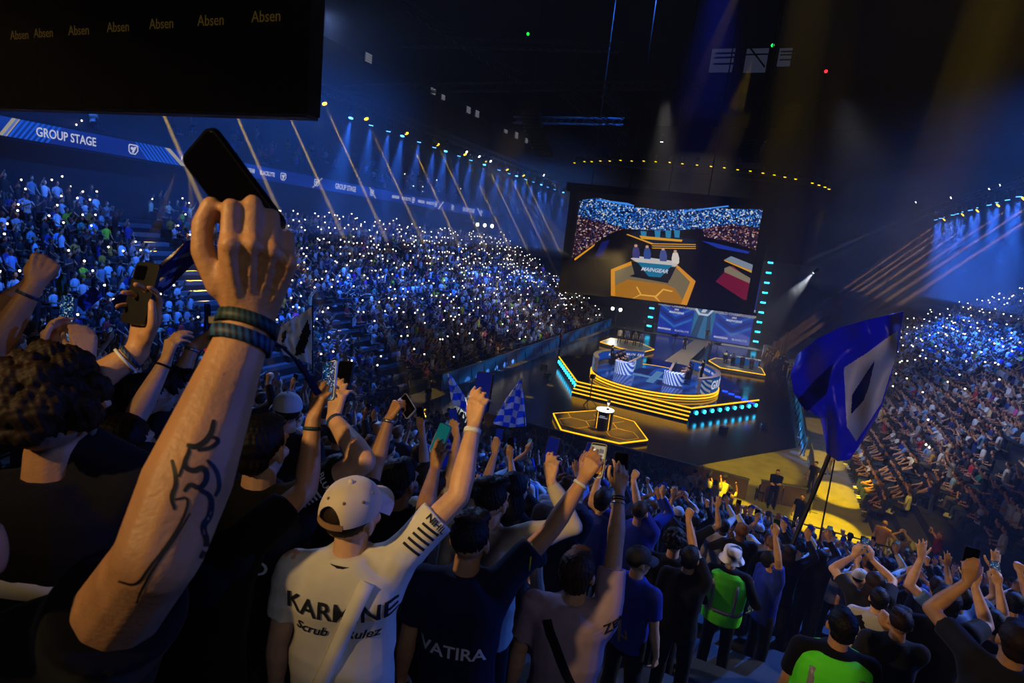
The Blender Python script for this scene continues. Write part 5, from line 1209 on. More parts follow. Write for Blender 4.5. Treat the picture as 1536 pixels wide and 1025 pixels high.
# ---- 3 dark navy jersey, lettered ------------------------------------------
R = fg('black-haired person in a dark navy jersey, right arm filming with a bright phone', (704,812,2.2), 18, {'R': dict(w=(893,697,2.45), tip=(915,655), pole=(.5,.1,-.8), n=(.2,1,.1), g='phone')}, 1, knavy, 'quiff', 0, voxel=.006, seed=6, headrot=(-8,-4,0), wr=.005)
pv = held(R, 'R', 'phone with a lit picture of the stage on its screen, held up right of centre', .105, .03, -.004, glow('phone_screen_black', '#101014', .2, rough=.1), tilt=-18)
for i, (pts, c, e) in enumerate((([(-.033,.01),(.033,.01),(.033,.066),(-.033,.066)],'#b4ae98',.55), ([(-.033,-.035),(.033,-.035),(.033,.01),(-.033,.01)],'#1c1a1c',.5), ([(-.02,-.06),(.03,-.06),(.03,-.02),(-.01,-.012)],'#c06a28',.5), ([(-.028,.026),(-.008,.024),(-.006,.046),(-.026,.05)],'#f0ece0',.8), ([(.004,.03),(.028,.034),(.026,.05),(.006,.054)],'#3a4a66',.5))):
    MB().prism(pts, .0052, .0054+.0001*i).build('screen_picture', glow('phone_picture'+c, c, e, rough=.15), pv)
wraptext(R['o'], R['shirt'], 'VATIRA', V3((-.01,-.3,1.2))*R['k'], (1,0,0), (0,0,1), .085*R['k'], inkw)
wristband(R, 'R', .9, .012, bandw); S,E,W_ = R['J']['R']
wrapstrip(R['o'], R['shirt'], [(R['off'] @ (S.lerp(E,.58)+V3((0,-.02,.05))), (0,-1,.2)), (R['off'] @ (S.lerp(E,.6)+V3((0,-.02,0))), (0,-1,.1)), (R['off'] @ (S.lerp(E,.6)+V3((0,-.02,-.05))), (0,-1,0))], .006, mat('piping_lime', '#a8c020', .6), 'sleeve_piping')
# ---- 4 pale pink shirt -------------------------------------------------------
R = fg('brown-haired man in a pale pinkish jersey, straight right arm holding a black phone', (866,858,2.6), 10, {'R': dict(w=(930,730,2.85), tip=(934,690), pole=(.9,0,-.3), n=(-.5,1,.1), g='phone')}, 0, kpink, 'short', 2, voxel=.006, seed=8, headrot=(-6,2,0), wr=.007)
held(R, 'R', 'black phone in the hand of the man in the pale pinkish jersey', .12, .03, 0); wristband(R, 'R', .9, .008, bandblue); wristband(R, 'R', .78, .006, metal_w); wristband(R, 'R', .85, .006, kb)
wraptext(R['o'], R['shirt'], 'ZEN', R['off'] @ (R['J']['R'][0]+V3((.05,-.15,-.03))), (1,0,.5), (-.5,0,1), .06, ink, .2)
wrapstrip(R['o'], R['shirt'], [(V3((-.1+.26*i/9,-.2,1.44-.5*i/9))*R['k'], (0,-1,.1)) for i in range(10)], .04, kb, 'bag_strap', .006)
# ---- 5 cream jacket ------------------------------------------------------------
R = fg('dark-haired person in a cream windbreaker, right sleeve raised with a phone', (738,752,3.0), 4, {'R': dict(w=(826,722,3.1), tip=(828,690), pole=(.8,.1,-.8), n=(.1,1,0), g='phone')}, 0, kcream, 'quiff', 0, 'long', voxel=.007, seed=9, headrot=(-10,0,0), wr=.011, topname='windbreaker', baggy=1.1)
held(R, 'R', 'blue-black phone held up by the person in the cream windbreaker', .16, .03, .02, scr_blue, tilt=12)
# ---- 6 round black hair ---------------------------------------------------------
R = fg('person with round black hair and a dark shirt behind the cream windbreaker', (770,736,3.75), -6, {}, 0, kgreyd, 'long', 0, voxel=.008, seed=10, bulk=.9)
# ---- 7 arm between the tattooed forearm and the cap --------------------------------
R = fg('person in black tee beyond the tattooed forearm, tanned arm up with a white phone', (292,742,1.65), 18, {'R': dict(w=(470,628,1.9), tip=(486,566), pole=(.5,.2,-.9), n=(.2,1,0), g='phone')}, 1, kb, 'short', 0, voxel=.006, seed=11)
held(R, 'R', 'white-edged phone at the end of the tanned arm left of the cream cap', .15, .028, 0, _m2, mat('phone_white_case', '#c8c8cc', .4), tilt=-15); wristband(R, 'R', .86, .012, bandteal)
# ---- 8 jersey with five bars ----------------------------------------------------------
R = fg('person in a black jersey with five white sleeve bars left of the cream cap', (392,672,2.15), 12, {'R': dict(w=(500,628,2.25), tip=(508,585), pole=(.7,.0,-.9), n=(.1,1,0), g='phone')}, 0, kb, 'short', 0, voxel=.0065, seed=12, headrot=(0,0,0))
S,E,W_ = R['J']['R']; ax = (E-S).normalized(); me = R['shirt']; o = R['o']
pp_ = ax.cross(V3((0,-1,.1))).normalized(); sd_ = (V3((0,-1,.1))-ax*ax.dot(V3((0,-1,.1)))).normalized()
for i in range(5):
    c = S+ax*(.05+.018*i); wrapstrip(o, me, [(R['off'] @ (c+pp_*(.03*(j/3-1))+sd_*.02), sd_) for j in range(7)], .008, inkw, 'sleeve_bar', .003)
wraptext(o, me, 'BLUES', R['off'] @ (S+ax*.165+sd_*.05), pp_, ax if pp_.cross(ax).dot(sd_) > 0 else -ax, .034, inkw)
wraptext(o, me, 'HMRO', V3((.02,-.3,1.27))*R['k'], (1,0,0), (0,0,1), .07*R['k'], inkw)
held(R, 'R', 'dark phone in the hand right of the white-edged phone, left of the cream cap', .14, .028); wristband(R, 'R', .92, .012, bandblue)
# ---- 9 curly hair and the arm with the black phone -------------------------------------
R = fg('person with big curly brown hair at the left, right arm up with a black phone', (84,620,1.32), 28, {'R': dict(w=(206,528,1.5), tip=(226,455), pole=(.7,-.1,-.8), n=(.1,-.9,.1), g='phone')}, 1, cloth('dark_navy_jersey', '#0b0c1a'), 'curly', 1, voxel=.006, seed=13, headrot=(4,4,0), hvox=.005)
held(R, 'R', 'black phone standing upright in the raised hand at the left, with a blue wristband', .14, .03, .0); wristband(R, 'R', .93, .010, bandblue); wristband(R, 'R', .88, .007, bandw)
wrapstrip(R['o'], R['shirt'], [(V3((-.16+.3*i/9,-.25,1.36-.02*i/9))*R['k'], (0,-1,.3)) for i in range(10)], .05, inkw, 'jersey_stripe', .003)
wraptext(R['o'], R['shirt'], 'G2', V3((.05,-.3,1.22))*R['k'], (1,0,0), (0,0,1), .09, mat('print_blue', '#3a66c0', .7), 0)
# ---- 10 two hands around a phone over the curly hair
R = fg('person behind the curly hair holding a phone over it with both hands', (112,600,2.0), -6, {'R': dict(w=(131,540,1.9), tip=(118,470), pole=(.8,-.2,-.6), n=(-.8,.4,.2), g='relaxed'), 'L': dict(w=(72,540,1.9), tip=(84,470), pole=(-.8,-.2,-.6), n=(.8,.4,.2), g='relaxed')}, 0, kgreyd, 'short', 0, voxel=.007, seed=14)
phone(at(101,478,2.02), at(104,440,2.02)-at(101,478,2.02), (0,1,-.1), 'phone with a bright crowd on its screen, held between two hands at the left', _m2, None, 1.1)
# ---- 11 clasped hands at the left edge
R = fg('person at the left edge with two bare arms raised and hands clasped', (-95,560,1.75), -20, {'R': dict(w=(52,428,1.9), tip=(72,385), pole=(.4,-.2,-.9), n=(-.7,.5,.1), g='fist'), 'L': dict(w=(40,432,2.0), tip=(66,392), pole=(-.4,-.2,-.9), n=(.7,.5,.1), g='fist')}, 1, kb, 'short', 1, voxel=.006, seed=15)
wristband(R, 'R', .86, .01, bandblue)
# ---- 12 slender arm with ring
R = fg('person in the dark at left, slender arm up beside a black phone', (188,665,1.95), -10, {'R': dict(w=(247,545,2.1), tip=(264,495), pole=(.6,0,-.9), n=(.2,1,0), g='relaxed')}, 0, kb, 'long', 0, voxel=.006, seed=16, bulk=.86)
wristband(R, 'R', .95, .008, kb)
# ---- 13 watch and phone reaching right
R = fg('person at the left stretching an arm with a steel watch toward a small phone', (222,602,2.6), -30, {'R': dict(w=(290,520,2.9), tip=(322,505), pole=(.3,0,-1), n=(.3,1,0), g='grip')}, 1, kgreyd, 'short', 0, voxel=.007, seed=17)
wristband(R, 'R', .93, .014, metal_w, 'watch'); held(R, 'R', 'small phone with a red and white screen at the hand with a steel watch', .1, .04, 0, glow('phone_screen_red', '#c03048', .4))
# ---- 14 lighter
R = fg('dark-haired person in a black shirt with pale collar piping holding a lighter', (262,590,2.7), -24, {'R': dict(w=(276,628,2.85), tip=(270,600), pole=(.8,0,-.9), n=(-.3,1,.2), g='grip')}, 0, kb, 'short', 0, voxel=.007, seed=18, headrot=(-25,0,0))
wrapstrip(R['o'], R['shirt'], [(V3((-.13+.26*i/9,-.2,1.455-.04*abs(i-4.5)/4.5))*R['k'], (0,-1,.6)) for i in range(10)], .008, inkw, 'collar_piping', .003)
pl = at(268,588,2.88); lt = empty('lighter', pl, 0, 'red lighter with a small flame in a raised hand at the left', 'lighter'); MB().box((0,0,0), (.024,.012,.07)).build('body', mat('lighter_red', '#b02018', .3), lt)
MB().sphere((0,0,.06), .012, 8, 6, 0, (.8,.8,2.4)).build('flame', glow('flame', '#ff8a30', 6, True), lt); MB().box((0,0,.04), (.022,.011,.012)).build('metal_top', metal_w, lt)
# ---- 15 small white cap
R = fg('person in a small white cap between the tattooed forearm and raised phones', (432,618,3.9), 20, {}, 0, kgreyd, 'buzz', 0, voxel=.009, seed=19, headrot=(40,0,0), cap=(mat('cap_white', '#c4c4c0', .85), mat('cap_white', '#c4c4c0', .85), False))
# ---- 16 black hair beside the cap, teal phone
R = fg('black-haired person just beyond the cream cap holding a phone with a teal screen', (600,722,3.0), -4, {'R': dict(w=(652,705,2.9), tip=(660,672), pole=(.6,-.1,-.9), n=(.1,1,0), g='phone')}, 1, kb, 'short', 0, voxel=.006, seed=20, hvox=.006)
held(R, 'R', 'phone with a teal lit screen left of the raised arm of the cream cap', .15, .03, .03, scr_teal, mat('phone_pale_case', '#9a9484', .4), tilt=10)
# ---- 17 fist with watch and silver phone
R = fg('person hidden by the cream cap, raised right fist with a steel watch and silver phone', (512,716,2.6), -14, {'R': dict(w=(584,628,2.85), tip=(600,600), pole=(.5,0,-.9), n=(.4,1,0), g='grip')}, 1, kb, 'short', 0, voxel=.0065, seed=21)
wristband(R, 'R', .95, .016, metal_w, 'watch'); held(R, 'R', 'silver phone lying flat in the raised fist with the steel watch', .1, .045, -.02, None, mat('phone_silver', '#8c8c90', .35), tilt=-70)
# ---- more raised arms in the middle distance
MID = [((560,700,3.6),(570,655,3.8),(556,615),0,kgreyd,'fist','curved pale arm behind the steel watch','quiff'), ((655,730,3.7),(686,658,3.9),(672,606),0,kwhite,'phone','white-cased phone','short'), ((640,712,4.4),(634,652,4.5),(628,625),0,kblue,'phone','phone between steel watch and teal phone','short'),
 ((716,738,4.3),(742,682,4.5),(746,655),0,kb,'phone','phone right of the big raised arm','buzz'), ((780,728,5.3),(766,690,5.6),(764,664),0,kgreyd,'phone','small phone before the checkered flag','short'), ((850,742,4.6),(874,706,4.9),(882,680),1,knavy,'phone','phone left of the lit stage picture','curly'),
 ((905,752,5.6),(898,716,5.8),(906,690),0,kblue,'open','flat hand below the lit stage picture','short'), ((960,768,6.2),(950,720,6.4),(958,700),0,kblue,'fist','fist right of the black phone','buzz')]
for i, (hd, wr_, tp_, sk, sh, g, what, hr_) in enumerate(MID):
    R = fg('person in the near crowd raising a %s' % what, hd, -10, {'R': dict(w=wr_, tip=tp_, pole=(.7,0,-.8), n=(.1,1,0), g=g)}, sk, sh, hr_, i % 3, voxel=.009, seed=30+i, fr=1.1, hvox=.009)
    if g == 'phone': held(R, 'R', '%s, held in the near crowd' % what, .15, .03, 0, scr_blue if i % 2 else None)
# ---- vest steward with a cow-print hat ----------------------------------------------------
hiviz = mat('hi_vis_lime', '#5cff2a', .7, var=.06); reflect = mat('reflective_grey', '#8a8a90', .35)
R = fg('steward in a lime hi-vis vest and black and white cow-print hat, seen from behind', (1098,836,6.0), -4, {'R': dict(w=(1128,905,6.2), tip=(1126,935), g='relaxed', n=(-1,0,0), pole=(1,-.5,0)), 'L': dict(w=(1058,905,6.1), tip=(1060,935), g='relaxed', n=(1,0,0), pole=(-1,-.5,0))}, 0, kb, 'buzz', 0, 'long', voxel=.009, seed=41, topname='jacket', bulk=1.08)
o = R['o']; K = R['k']; P = Pr(); P.loft([(.84*K,.235*K,.18*K,0,0),(1.0*K,.235*K,.18*K,0,0),(1.2*K,.235*K,.175*K,0,0),(1.36*K,.235*K,.168*K,0,-.005),(1.44*K,.215*K,.14*K,0,-.01),(1.485*K,.12*K,.1*K,0,-.012)]); vm = P.mesh('vest', .012, 3, wrinkle(.006, 3)); link(vm, 'vest', hiviz, o, True)
for z in (1.02,): wrapstrip(o, vm, [(V3((.2*math.sin(t), -.2*math.cos(t), z))*K, (math.sin(t), -math.cos(t), 0)) for t in [(-1.5+3*i/14) for i in range(15)]], .055*K, reflect, 'reflective_band', .003)
for s in (-1,1): wrapstrip(o, vm, [(V3((s*.12, -.3, 1.4-.38*i/6))*K, (0,-1,.1)) for i in range(7)], .05*K, reflect, 'reflective_band', .003)
cow = pat('cow_print', '#c8c8c8', '#0e0e10', 11, .8, kind='VORONOI', pos=.5); nt = cow.node_tree
for n_ in nt.nodes:
    if n_.type == 'TEX_VORONOI': n_.feature = 'SMOOTH_F1'
a = MB(); hc = R['headM']
prof = [(.0,.108),(.05,.105),(.085,.1),(.1,.098),(.112,.1),(.0,0)]
vs = []; N = 24; rings = [(.155,-.055),(.15,-.05),(.112,.0),(.108,.05),(.1,.085),(.07,.1),(.001,.104)]
for r, z in rings:
    for i in range(N): t = 2*PI*i/N; vs.append(hc @ V3((r*math.cos(t)*.94, -.012+r*math.sin(t)*1.08, 1.675+z)))
a.add(vs, [(j*N+i, j*N+(i+1)%N, (j+1)*N+(i+1)%N, (j+1)*N+i) for j in range(len(rings)-1) for i in range(N)]); a.build('bucket_hat', cow, o, True)
# ---- second steward, bottom edge --------------------------------------------------------------
R = fg('steward in a lime hi-vis vest cut by the bottom edge of the picture, black hair', (1262,940,3.2), 4, {}, 1, kb, 'short', 0, voxel=.008, seed=42, bulk=1.1)
o = R['o']; K = R['k']; P = Pr(); P.loft([(.84*K,.24*K,.185*K,0,0),(1.2*K,.24*K,.18*K,0,0),(1.36*K,.24*K,.172*K,0,-.005),(1.44*K,.22*K,.142*K,0,-.01),(1.485*K,.12*K,.1*K,0,-.012)]); vm = P.mesh('vest', .012, 3, wrinkle(.006, 4)); link(vm, 'vest', hiviz, o, True)
for s in (-1,1): wrapstrip(o, vm, [(V3((s*.13, -.3, 1.42-.38*i/6))*K, (0,-1,.1)) for i in range(7)], .05*K, reflect, 'reflective_band', .003)
# ---- bearded man right of the vest
R = fg('bearded man in a blue jersey right of the lime vest, raising a phone', (1160,842,6.6), -60, {'R': dict(w=(1163,805,6.5), tip=(1166,780), pole=(.8,-.2,-.5), n=(0,1,0), g='phone'), }, 1, kblue, 'short', 0, voxel=.009, seed=43, headrot=(-10,12,0), eyes=True)
held(R, 'R', 'dark phone raised by the bearded man right of the lime vest', .12, .03, 0)
i0 = Pr(); i0.ell((0,.05,1.548), (.045,.045,.04)); i0.ell((.035,.02,1.575), (.028,.04,.04)); i0.ell((-.035,.02,1.575), (.028,.04,.04)); i0.xf(R['headM']); link(i0.mesh('beard', .008, 2), 'beard', hairs[0], R['o'], True)
# ---- others near the right bottom
R = fg('person in a white and black shirt lettered CKRO beyond the second steward', (1318,900,5.0), -6, {}, 0, cloth('white_shirt', '#a8a8ac'), 'short', 0, voxel=.009, seed=44); wraptext(R['o'], R['shirt'], 'CKRO', V3((0,-.3,1.22))*R['k'], (1,0,0), (0,0,1), .1, ink)
wrapstrip(R['o'], R['shirt'], [(V3((-.14+.3*i/9,-.2,1.46-.5*i/9))*R['k'], (0,-1,.1)) for i in range(10)], .05, kb, 'bag_strap', .006)
R = fg('person in a white cap and dark tee right of the flag poles', (1290,868,6.9), -50, {'R': dict(w=(1286,845,7.4), tip=(1292,825), pole=(.8,0,-.6), n=(0,1,0), g='relaxed')}, 0, knavy, 'buzz', 0, voxel=.01, seed=45, cap=(mat('cap_white', '#c4c4c0', .85), mat('cap_white', '#c4c4c0', .85), False), fr=1.15)
for i, (hd, wr_, tp_, g, sh, lab) in enumerate((((1418,905,4.3),(1462,880,4.5),(1464,850),'open',kb,'person at lower right raising one open hand, black hair'), ((1405,880,6.5),(1420,850,6.8),(1424,828),'open',knavy,'person in a navy top at lower right with a hand turned up'), ((1490,935,4.6),(1498,880,4.9),(1494,850),'phone',knavy,'person at the lower right edge raising a phone'), ((1350,935,4.0),(1332,948,4.1),(1330,920),'relaxed',kgreyd,'person in charcoal next to the CKRO shirt, one hand lifted'), ((1520,905,6.0),(1530,860,6.2),(1530,838),'fist',kblue,'person in blue at the lower right edge with a raised fist'))):
    R = fg(lab, hd, -4, {'R': dict(w=wr_, tip=tp_, pole=(.7,0,-.8), n=(0,1,0), g=g)}, i % 2, sh, 'short' if i != 3 else 'quiff', i % 2, voxel=.009, seed=50+i, fr=1.1, hvox=.009)
    if g == 'phone': held(R, 'R', 'phone raised at the lower right edge of the crowd', .14, .03, 0, _m2)
R = fg('person in a dark jersey left of the lime vest, arm raised with a bracelet', (1035,838,4.7), -6, {'R': dict(w=(1030,770,5.0), tip=(1036,745), pole=(.8,0,-.8), n=(0,1,0), g='fist')}, 1, kb, 'short', 0, voxel=.009, seed=57, fr=1.1)
R = fg('person in a black hoodie between the pinkish jersey and the lime vest', (1012,815,5.2), -4, {}, 0, kb, 'curly', 0, voxel=.009, seed=58)
R = fg('person in blue behind the pinkish jersey, cap on', (958,842,4.3), -20, {}, 0, kblue, 'buzz', 0, voxel=.009, seed=59, cap=(mat('cap_black', '#101014', .8), mat('cap_black', '#101014', .8), False), headrot=(-30,0,0))
# ================================================================== flags
def flag(name, lab, grid, depth, cols, m, fold=.06, nu=26, nv=22, seed=1, poly=None, m2=None, pole=None, polem=None, ppx=None, poled=.018):
    """cloth hung in the world through rows of pixel control points at its own distance; folds give it depth"""
    G = [[V3((x, y, 0)) for x, y in r] for r in grid]; R_ = len(G); Q = len(G[0]); rs = np.random.RandomState(seed); ph = rs.rand(4)*6
    def P(u, v):
        a = u*(Q-1); i = min(int(a), Q-2); a -= i; b = v*(R_-1); j = min(int(b), R_-2); b -= j
        p = (G[j][i]*(1-a)+G[j][i+1]*a)*(1-b)+(G[j+1][i]*(1-a)+G[j+1][i+1]*a)*b; return p
    base = at(sum(x for r in grid for x, y in r)/(R_*Q), sum(y for r in grid for x, y in r)/(R_*Q), depth); vs = []; fs = []; mi = []
    for j in range(nv+1):
        for i in range(nu+1):
            u, v = i/nu, j/nv; p = P(u, v); d = depth+fold*(math.sin(u*9+v*4+ph[0])+.6*math.sin(u*17-v*7+ph[1])+.35*math.sin(v*15+u*6+ph[2]))
            vs.append(at(p.x, p.y, d)-base)
    for j in range(nv):
        for i in range(nu):
            fs.append((j*(nu+1)+i, j*(nu+1)+i+1, (j+1)*(nu+1)+i+1, (j+1)*(nu+1)+i)); p = P((i+.5)/nu, (j+.5)/nv); k = 0
            for pl_, kk in poly or ():
                ins = False
                for (xa, ya), (xb, yb) in zip(pl_, pl_[1:]+pl_[:1]):
                    if (ya > p.y) != (yb > p.y) and p.x < (xb-xa)*(p.y-ya)/(yb-ya)+xa: ins = not ins
                if ins: k = kk
            mi.append(k)
    r = empty(name, base, 0, lab, 'flag'); a = MB(); a.v = [tuple(v) for v in vs]; a.f = fs; a.m = mi
    me = bpy.data.meshes.new('cloth'); me.from_pydata(a.v, [], a.f); me.polygons.foreach_set('material_index', mi); o = link(me, 'cloth', m if isinstance(m, list) else [m], r, True)
    s = o.modifiers.new('thickness', 'SOLIDIFY'); s.thickness = .004; sb = o.modifiers.new('soft', 'SUBSURF'); sb.levels = sb.render_levels = 0 if nu > 100 else 1
    if pole: MB().cyl(at(*pole[0])-base, at(*pole[1])-base, poled, poled, 8).build('pole', polem or blackm, r)
    return r
def translucent(m, f=.5):
    nt = m.node_tree; b = nt.nodes['Principled BSDF']; out = nt.nodes['Material Output']; t = nt.nodes.new('ShaderNodeBsdfTranslucent'); mx = nt.nodes.new('ShaderNodeMixShader'); mx.inputs[0].default_value = f
    lk = b.inputs['Base Color'].links
    if lk: nt.links.new(lk[0].from_socket, t.inputs['Color'])
    else: t.inputs['Color'].default_value = b.inputs['Base Color'].default_value
    nt.links.new(b.outputs[0], mx.inputs[1]); nt.links.new(t.outputs[0], mx.inputs[2]); nt.links.new(mx.outputs[0], out.inputs['Surface']); return m
fblue = mat('flag_blue_satin', '#2030d8', .35, var=.1, scale=3, sheen=.3); fwhite = mat('flag_white', '#d8d4cc', .6, var=.06); fdark = mat('flag_dark_blue', '#18207c', .4, var=.1)
for _f in (fblue, fwhite, fdark): translucent(_f)
big = flag('supporter_flag', 'big waving blue flag with a white emblem on a black pole at the right', [[(1196,532),(1226,508),(1262,490),(1300,480),(1330,473),(1355,467)],[(1186,562),(1222,545),(1262,528),(1300,512),(1332,502),(1352,492)],[(1190,588),(1218,585),(1250,570),(1285,560),(1322,545),(1347,525)],[(1200,606),(1222,606),(1244,596),(1272,604),(1305,600),(1335,570)],[(1206,614),(1226,624),(1242,628),(1262,650),(1292,640),(1322,612)],[(1212,618),(1232,628),(1240,680),(1256,692),(1275,690),(1302,650)]], 8.0, None, [fblue, fwhite, fdark], .1, 170, 150, 3,
  [([(1266,552),(1300,530),(1346,496),(1344,535),(1322,606),(1284,662),(1270,640),(1268,590)],1), ([(1278,592),(1304,552),(1312,540),(1304,575),(1296,600),(1276,622)],2), ([(1196,600),(1222,570),(1250,545),(1240,590),(1210,618)],2)], pole=((1180,838,7.9),(1262,640,8.05)), poled=.03)
tag(MB().cyl(at(1224,835,9), at(1252,690,9.3), .012, .012, 8).build('flag_pole', blackm), 'thin dark pole standing upright right of the big flag pole', 'pole')
chk = pat('checker_blue_white', '#dfe8f8', '#3a78f0', 13, .6, kind='CHECK'); 
for n_ in chk.node_tree.nodes:
    if n_.type == 'MAPPING': n_.inputs['Scale'].default_value = (1,0,1); n_.inputs['Location'].default_value = (.01,.013,.01)
translucent(chk)
flag('checkered_flag', 'blue and white checkered flag left of the big raised hand', [[(671,560),(674,562),(678,566)],[(674,585),(684,588),(697,592)],[(678,606),(690,612),(702,622)]], 6.2, None, chk, .02, 12, 12, 4)
flag('checkered_flag', 'blue and white checkered flag right of the big raised hand, on a thin pole', [[(778,572),(780,571),(782,570)],[(758,600),(772,600),(786,602)],[(738,636),(764,642),(790,640)]], 6.6, None, chk, .03, 14, 14, 5, pole=((789,665,6.6),(782,568,6.6)), poled=.006)
flag('banner_flag', 'long dark navy banner with a white line emblem slanting across the left', [[(166,452),(200,426),(240,396),(280,362),(306,352)],[(172,458),(208,440),(250,412),(286,384),(310,362)],[(186,464),(215,452),(255,432),(284,402),(302,384)]], 6.5, None, [fdark, mat('flag_line_white','#8fa0c8',.6)], .05, 60, 30, 6, [([(236,428),(245,412),(262,402),(274,396),(270,402),(252,412),(246,424),(262,414),(258,424),(244,432)],1), ([(258,390),(275,380),(296,376),(294,382),(276,386)],1), ([(228,432),(238,424),(240,428),(230,436)],1)])
flag('white_flag', 'grey-white flag with a dark emblem hanging from a pole right of the wristbands', [[(420,490),(440,478),(468,460)],[(416,512),(440,505),(468,502)],[(425,532),(446,540),(469,547)]], 5.2, None, [fwhite, kgreyd], .03, 30, 24, 7, [([(452,500),(462,478),(466,500),(456,530),(440,536)],1), ([(424,500),(430,496),(428,512),(423,514)],1)], pole=((469,560,5.2),(469,458,5.2)), poled=.008)
flag('small_flag', 'small green-white striped scarf flag raised at the left', [[(85,418),(92,412),(101,411)],[(86,436),(94,434),(102,432)],[(88,452),(95,453),(101,450)]], 4.6, None, mat('scarf_green', '#4a8a88', .7), .02, 10, 10, 8)
flag('small_flag', 'small bright blue flag raised at the left beside the striped scarf flag', [[(110,452),(126,440),(140,428)],[(118,460),(132,450),(150,438)],[(126,468),(140,458),(154,446)]], 4.8, None, mat('flag_bright_blue', '#2c62d8', .5), .03, 12, 10, 9)
flag('banner_flag', 'wide pale blue banner held low behind the small phones at the left', [[(268,496),(300,490),(338,490)],[(272,508),(302,502),(334,502)],[(276,522),(304,514),(328,510)]], 4.4, None, mat('banner_pale_blue', '#5a86d8', .6), .03, 14, 10, 10)
flag('banner_flag', 'narrow hanging blue banner left of the tattooed wrist', [[(306,456),(311,455),(316,456)],[(306,510),(312,510),(318,508)],[(303,562),(311,566),(320,560)]], 4.2, None, mat('banner_blue', '#1c3a78', .6), .02, 8, 16, 11)
# ================================================================== rows of the near stand, prototypes copied
PSH = {'black':kb,'charcoal':kgreyd,'navy':knavy,'blue':kblue,'white':kwhite,'grey':cloth('grey_tee','#7c7f88'),'sky blue':cloth('sky_blue','#5f86c0'),'dark red':cloth('dark_red','#6a1418'),'cream':kcream,'teal':cloth('teal','#1c5a60')}
PW = [('black',24),('charcoal',10),('navy',16),('blue',12),('white',14),('grey',8),('sky blue',6),('dark red',3),('cream',4),('teal',3)]
def pickc(): n = RS.choice(len(PW), p=np.array([x[1] for x in PW])/sum(x[1] for x in PW)); return PW[n][0]
fwd = (0,1,-.05)
PR_ARM = {
 'filming with the right hand': {'R': dict(w=(.2,.3,1.78), pole=(.8,.1,-.6), d=(.05,.15,1), n=fwd, g='phone')},
 'filming two-handed': {'R': dict(w=(.09,.33,1.72), pole=(1,.1,-.4), d=(-.2,.1,1), n=(-.6,.7,0), g='phone'), 'L': dict(w=(-.09,.33,1.72), pole=(-1,.1,-.4), d=(.2,.1,1), n=(.6,.7,0), g='phone')},
 'standing with arms down': {},
 'clapping': {'R': dict(w=(.05,.3,1.32), pole=(1,-.2,-.5), d=(-.3,.6,.7), n=(-1,0,0), g='open'), 'L': dict(w=(-.05,.3,1.32), pole=(-1,-.2,-.5), d=(.3,.6,.7), n=(1,0,0), g='open')},
 'filming with the left hand': {'L': dict(w=(-.18,.3,1.76), pole=(-.8,.1,-.6), d=(0,.15,1), n=fwd, g='phone')},
 'raising both arms': {'R': dict(w=(.32,.12,1.9), pole=(1,.2,-.3), d=(.1,.1,1), n=fwd, g='open'), 'L': dict(w=(-.32,.12,1.9), pole=(-1,.2,-.3), d=(-.1,.1,1), n=fwd, g='open')},
 'raising the right fist': {'R': dict(w=(.26,.18,1.86), pole=(1,.2,-.4), d=(0,.1,1), n=fwd, g='fist')},
 'looking down at a phone': {'R': dict(w=(.1,.3,1.24), pole=(1,-.2,-.5), d=(-.2,.6,.6), n=(-.2,-.6,.6), g='phone')},
}
PHONE_AT = {'filming with the right hand': 'R', 'filming with the left hand': 'L', 'looking down at a phone': 'R', 'filming two-handed': 'B'}
proto = {}
for i, (pz, ar) in enumerate(PR_ARM.items()):
    R = skeleton_person(ar, 1.0, (0, -22 if 'down at' in pz else 3, 0), False, 'short' if i % 3 else 'long', .0105, 60+i, 1.0, 1.22, False, .005); proto[pz] = R
HST = {h: hair_mesh(h, voxel=.011, seed=3) for h in ('short','long','curly','quiff','bun','buzz')}
_capp = {}
def addhead(o, R, hs, hmat, capc=None):
    Mh_ = R['M']
    h = link(HST[hs].copy() if False else HST[hs], 'hair', [], o, True); h.matrix_local = Mh_
    h.data.materials.clear() if False else None
    if not h.data.materials: h.data.materials.append(hmat)
    bonus(h, hmat)
    if capc:
        if capc.name not in _capp:
            c = cap_parts(o, Matrix.Identity(4), capc, capc, False, None, 'cap', False); _capp[capc.name] = c
        else: c = copy_tree(_capp[capc.name], o); kids.setdefault(o.name, []).append(c)
        c.matrix_local = Mh_
def pcopy(R, label, loc, yaw, k, skin, top, tr_, hs, hmat, capc=None, group=None, shoe=None):
    R['shoe_r'], R['shoe_l'] = R['shoes']
    def mk(nm, key, m, par):
        me = R[key]; 
        if not me.materials: me.materials.append(m)
        ob = bpy.data.objects.new(nm, me); C.objects.link(ob); bonus(ob, m)
        if par is not None: ob.parent = par; kids.setdefault(par.name, []).append(ob)
        return ob
    o = mk('person', 'body', skin, None); o.location = loc; o.rotation_euler.z = yaw; o.scale = (k,)*3; tag(o, label, 'person', group)
    mk('shirt', 'shirt', top, o); mk('trousers', 'trousers', tr_, o); mk('shoe', 'shoe_r', shoe or shoe_b, o); mk('shoe', 'shoe_l', shoe or shoe_b, o); addhead(o, R, hs, hmat, capc)
    return o
capms = [mat('cap_black', '#101014', .8), mat('cap_white', '#c4c4c0', .85), mat('cap_blue', '#1c2c70', .8)]
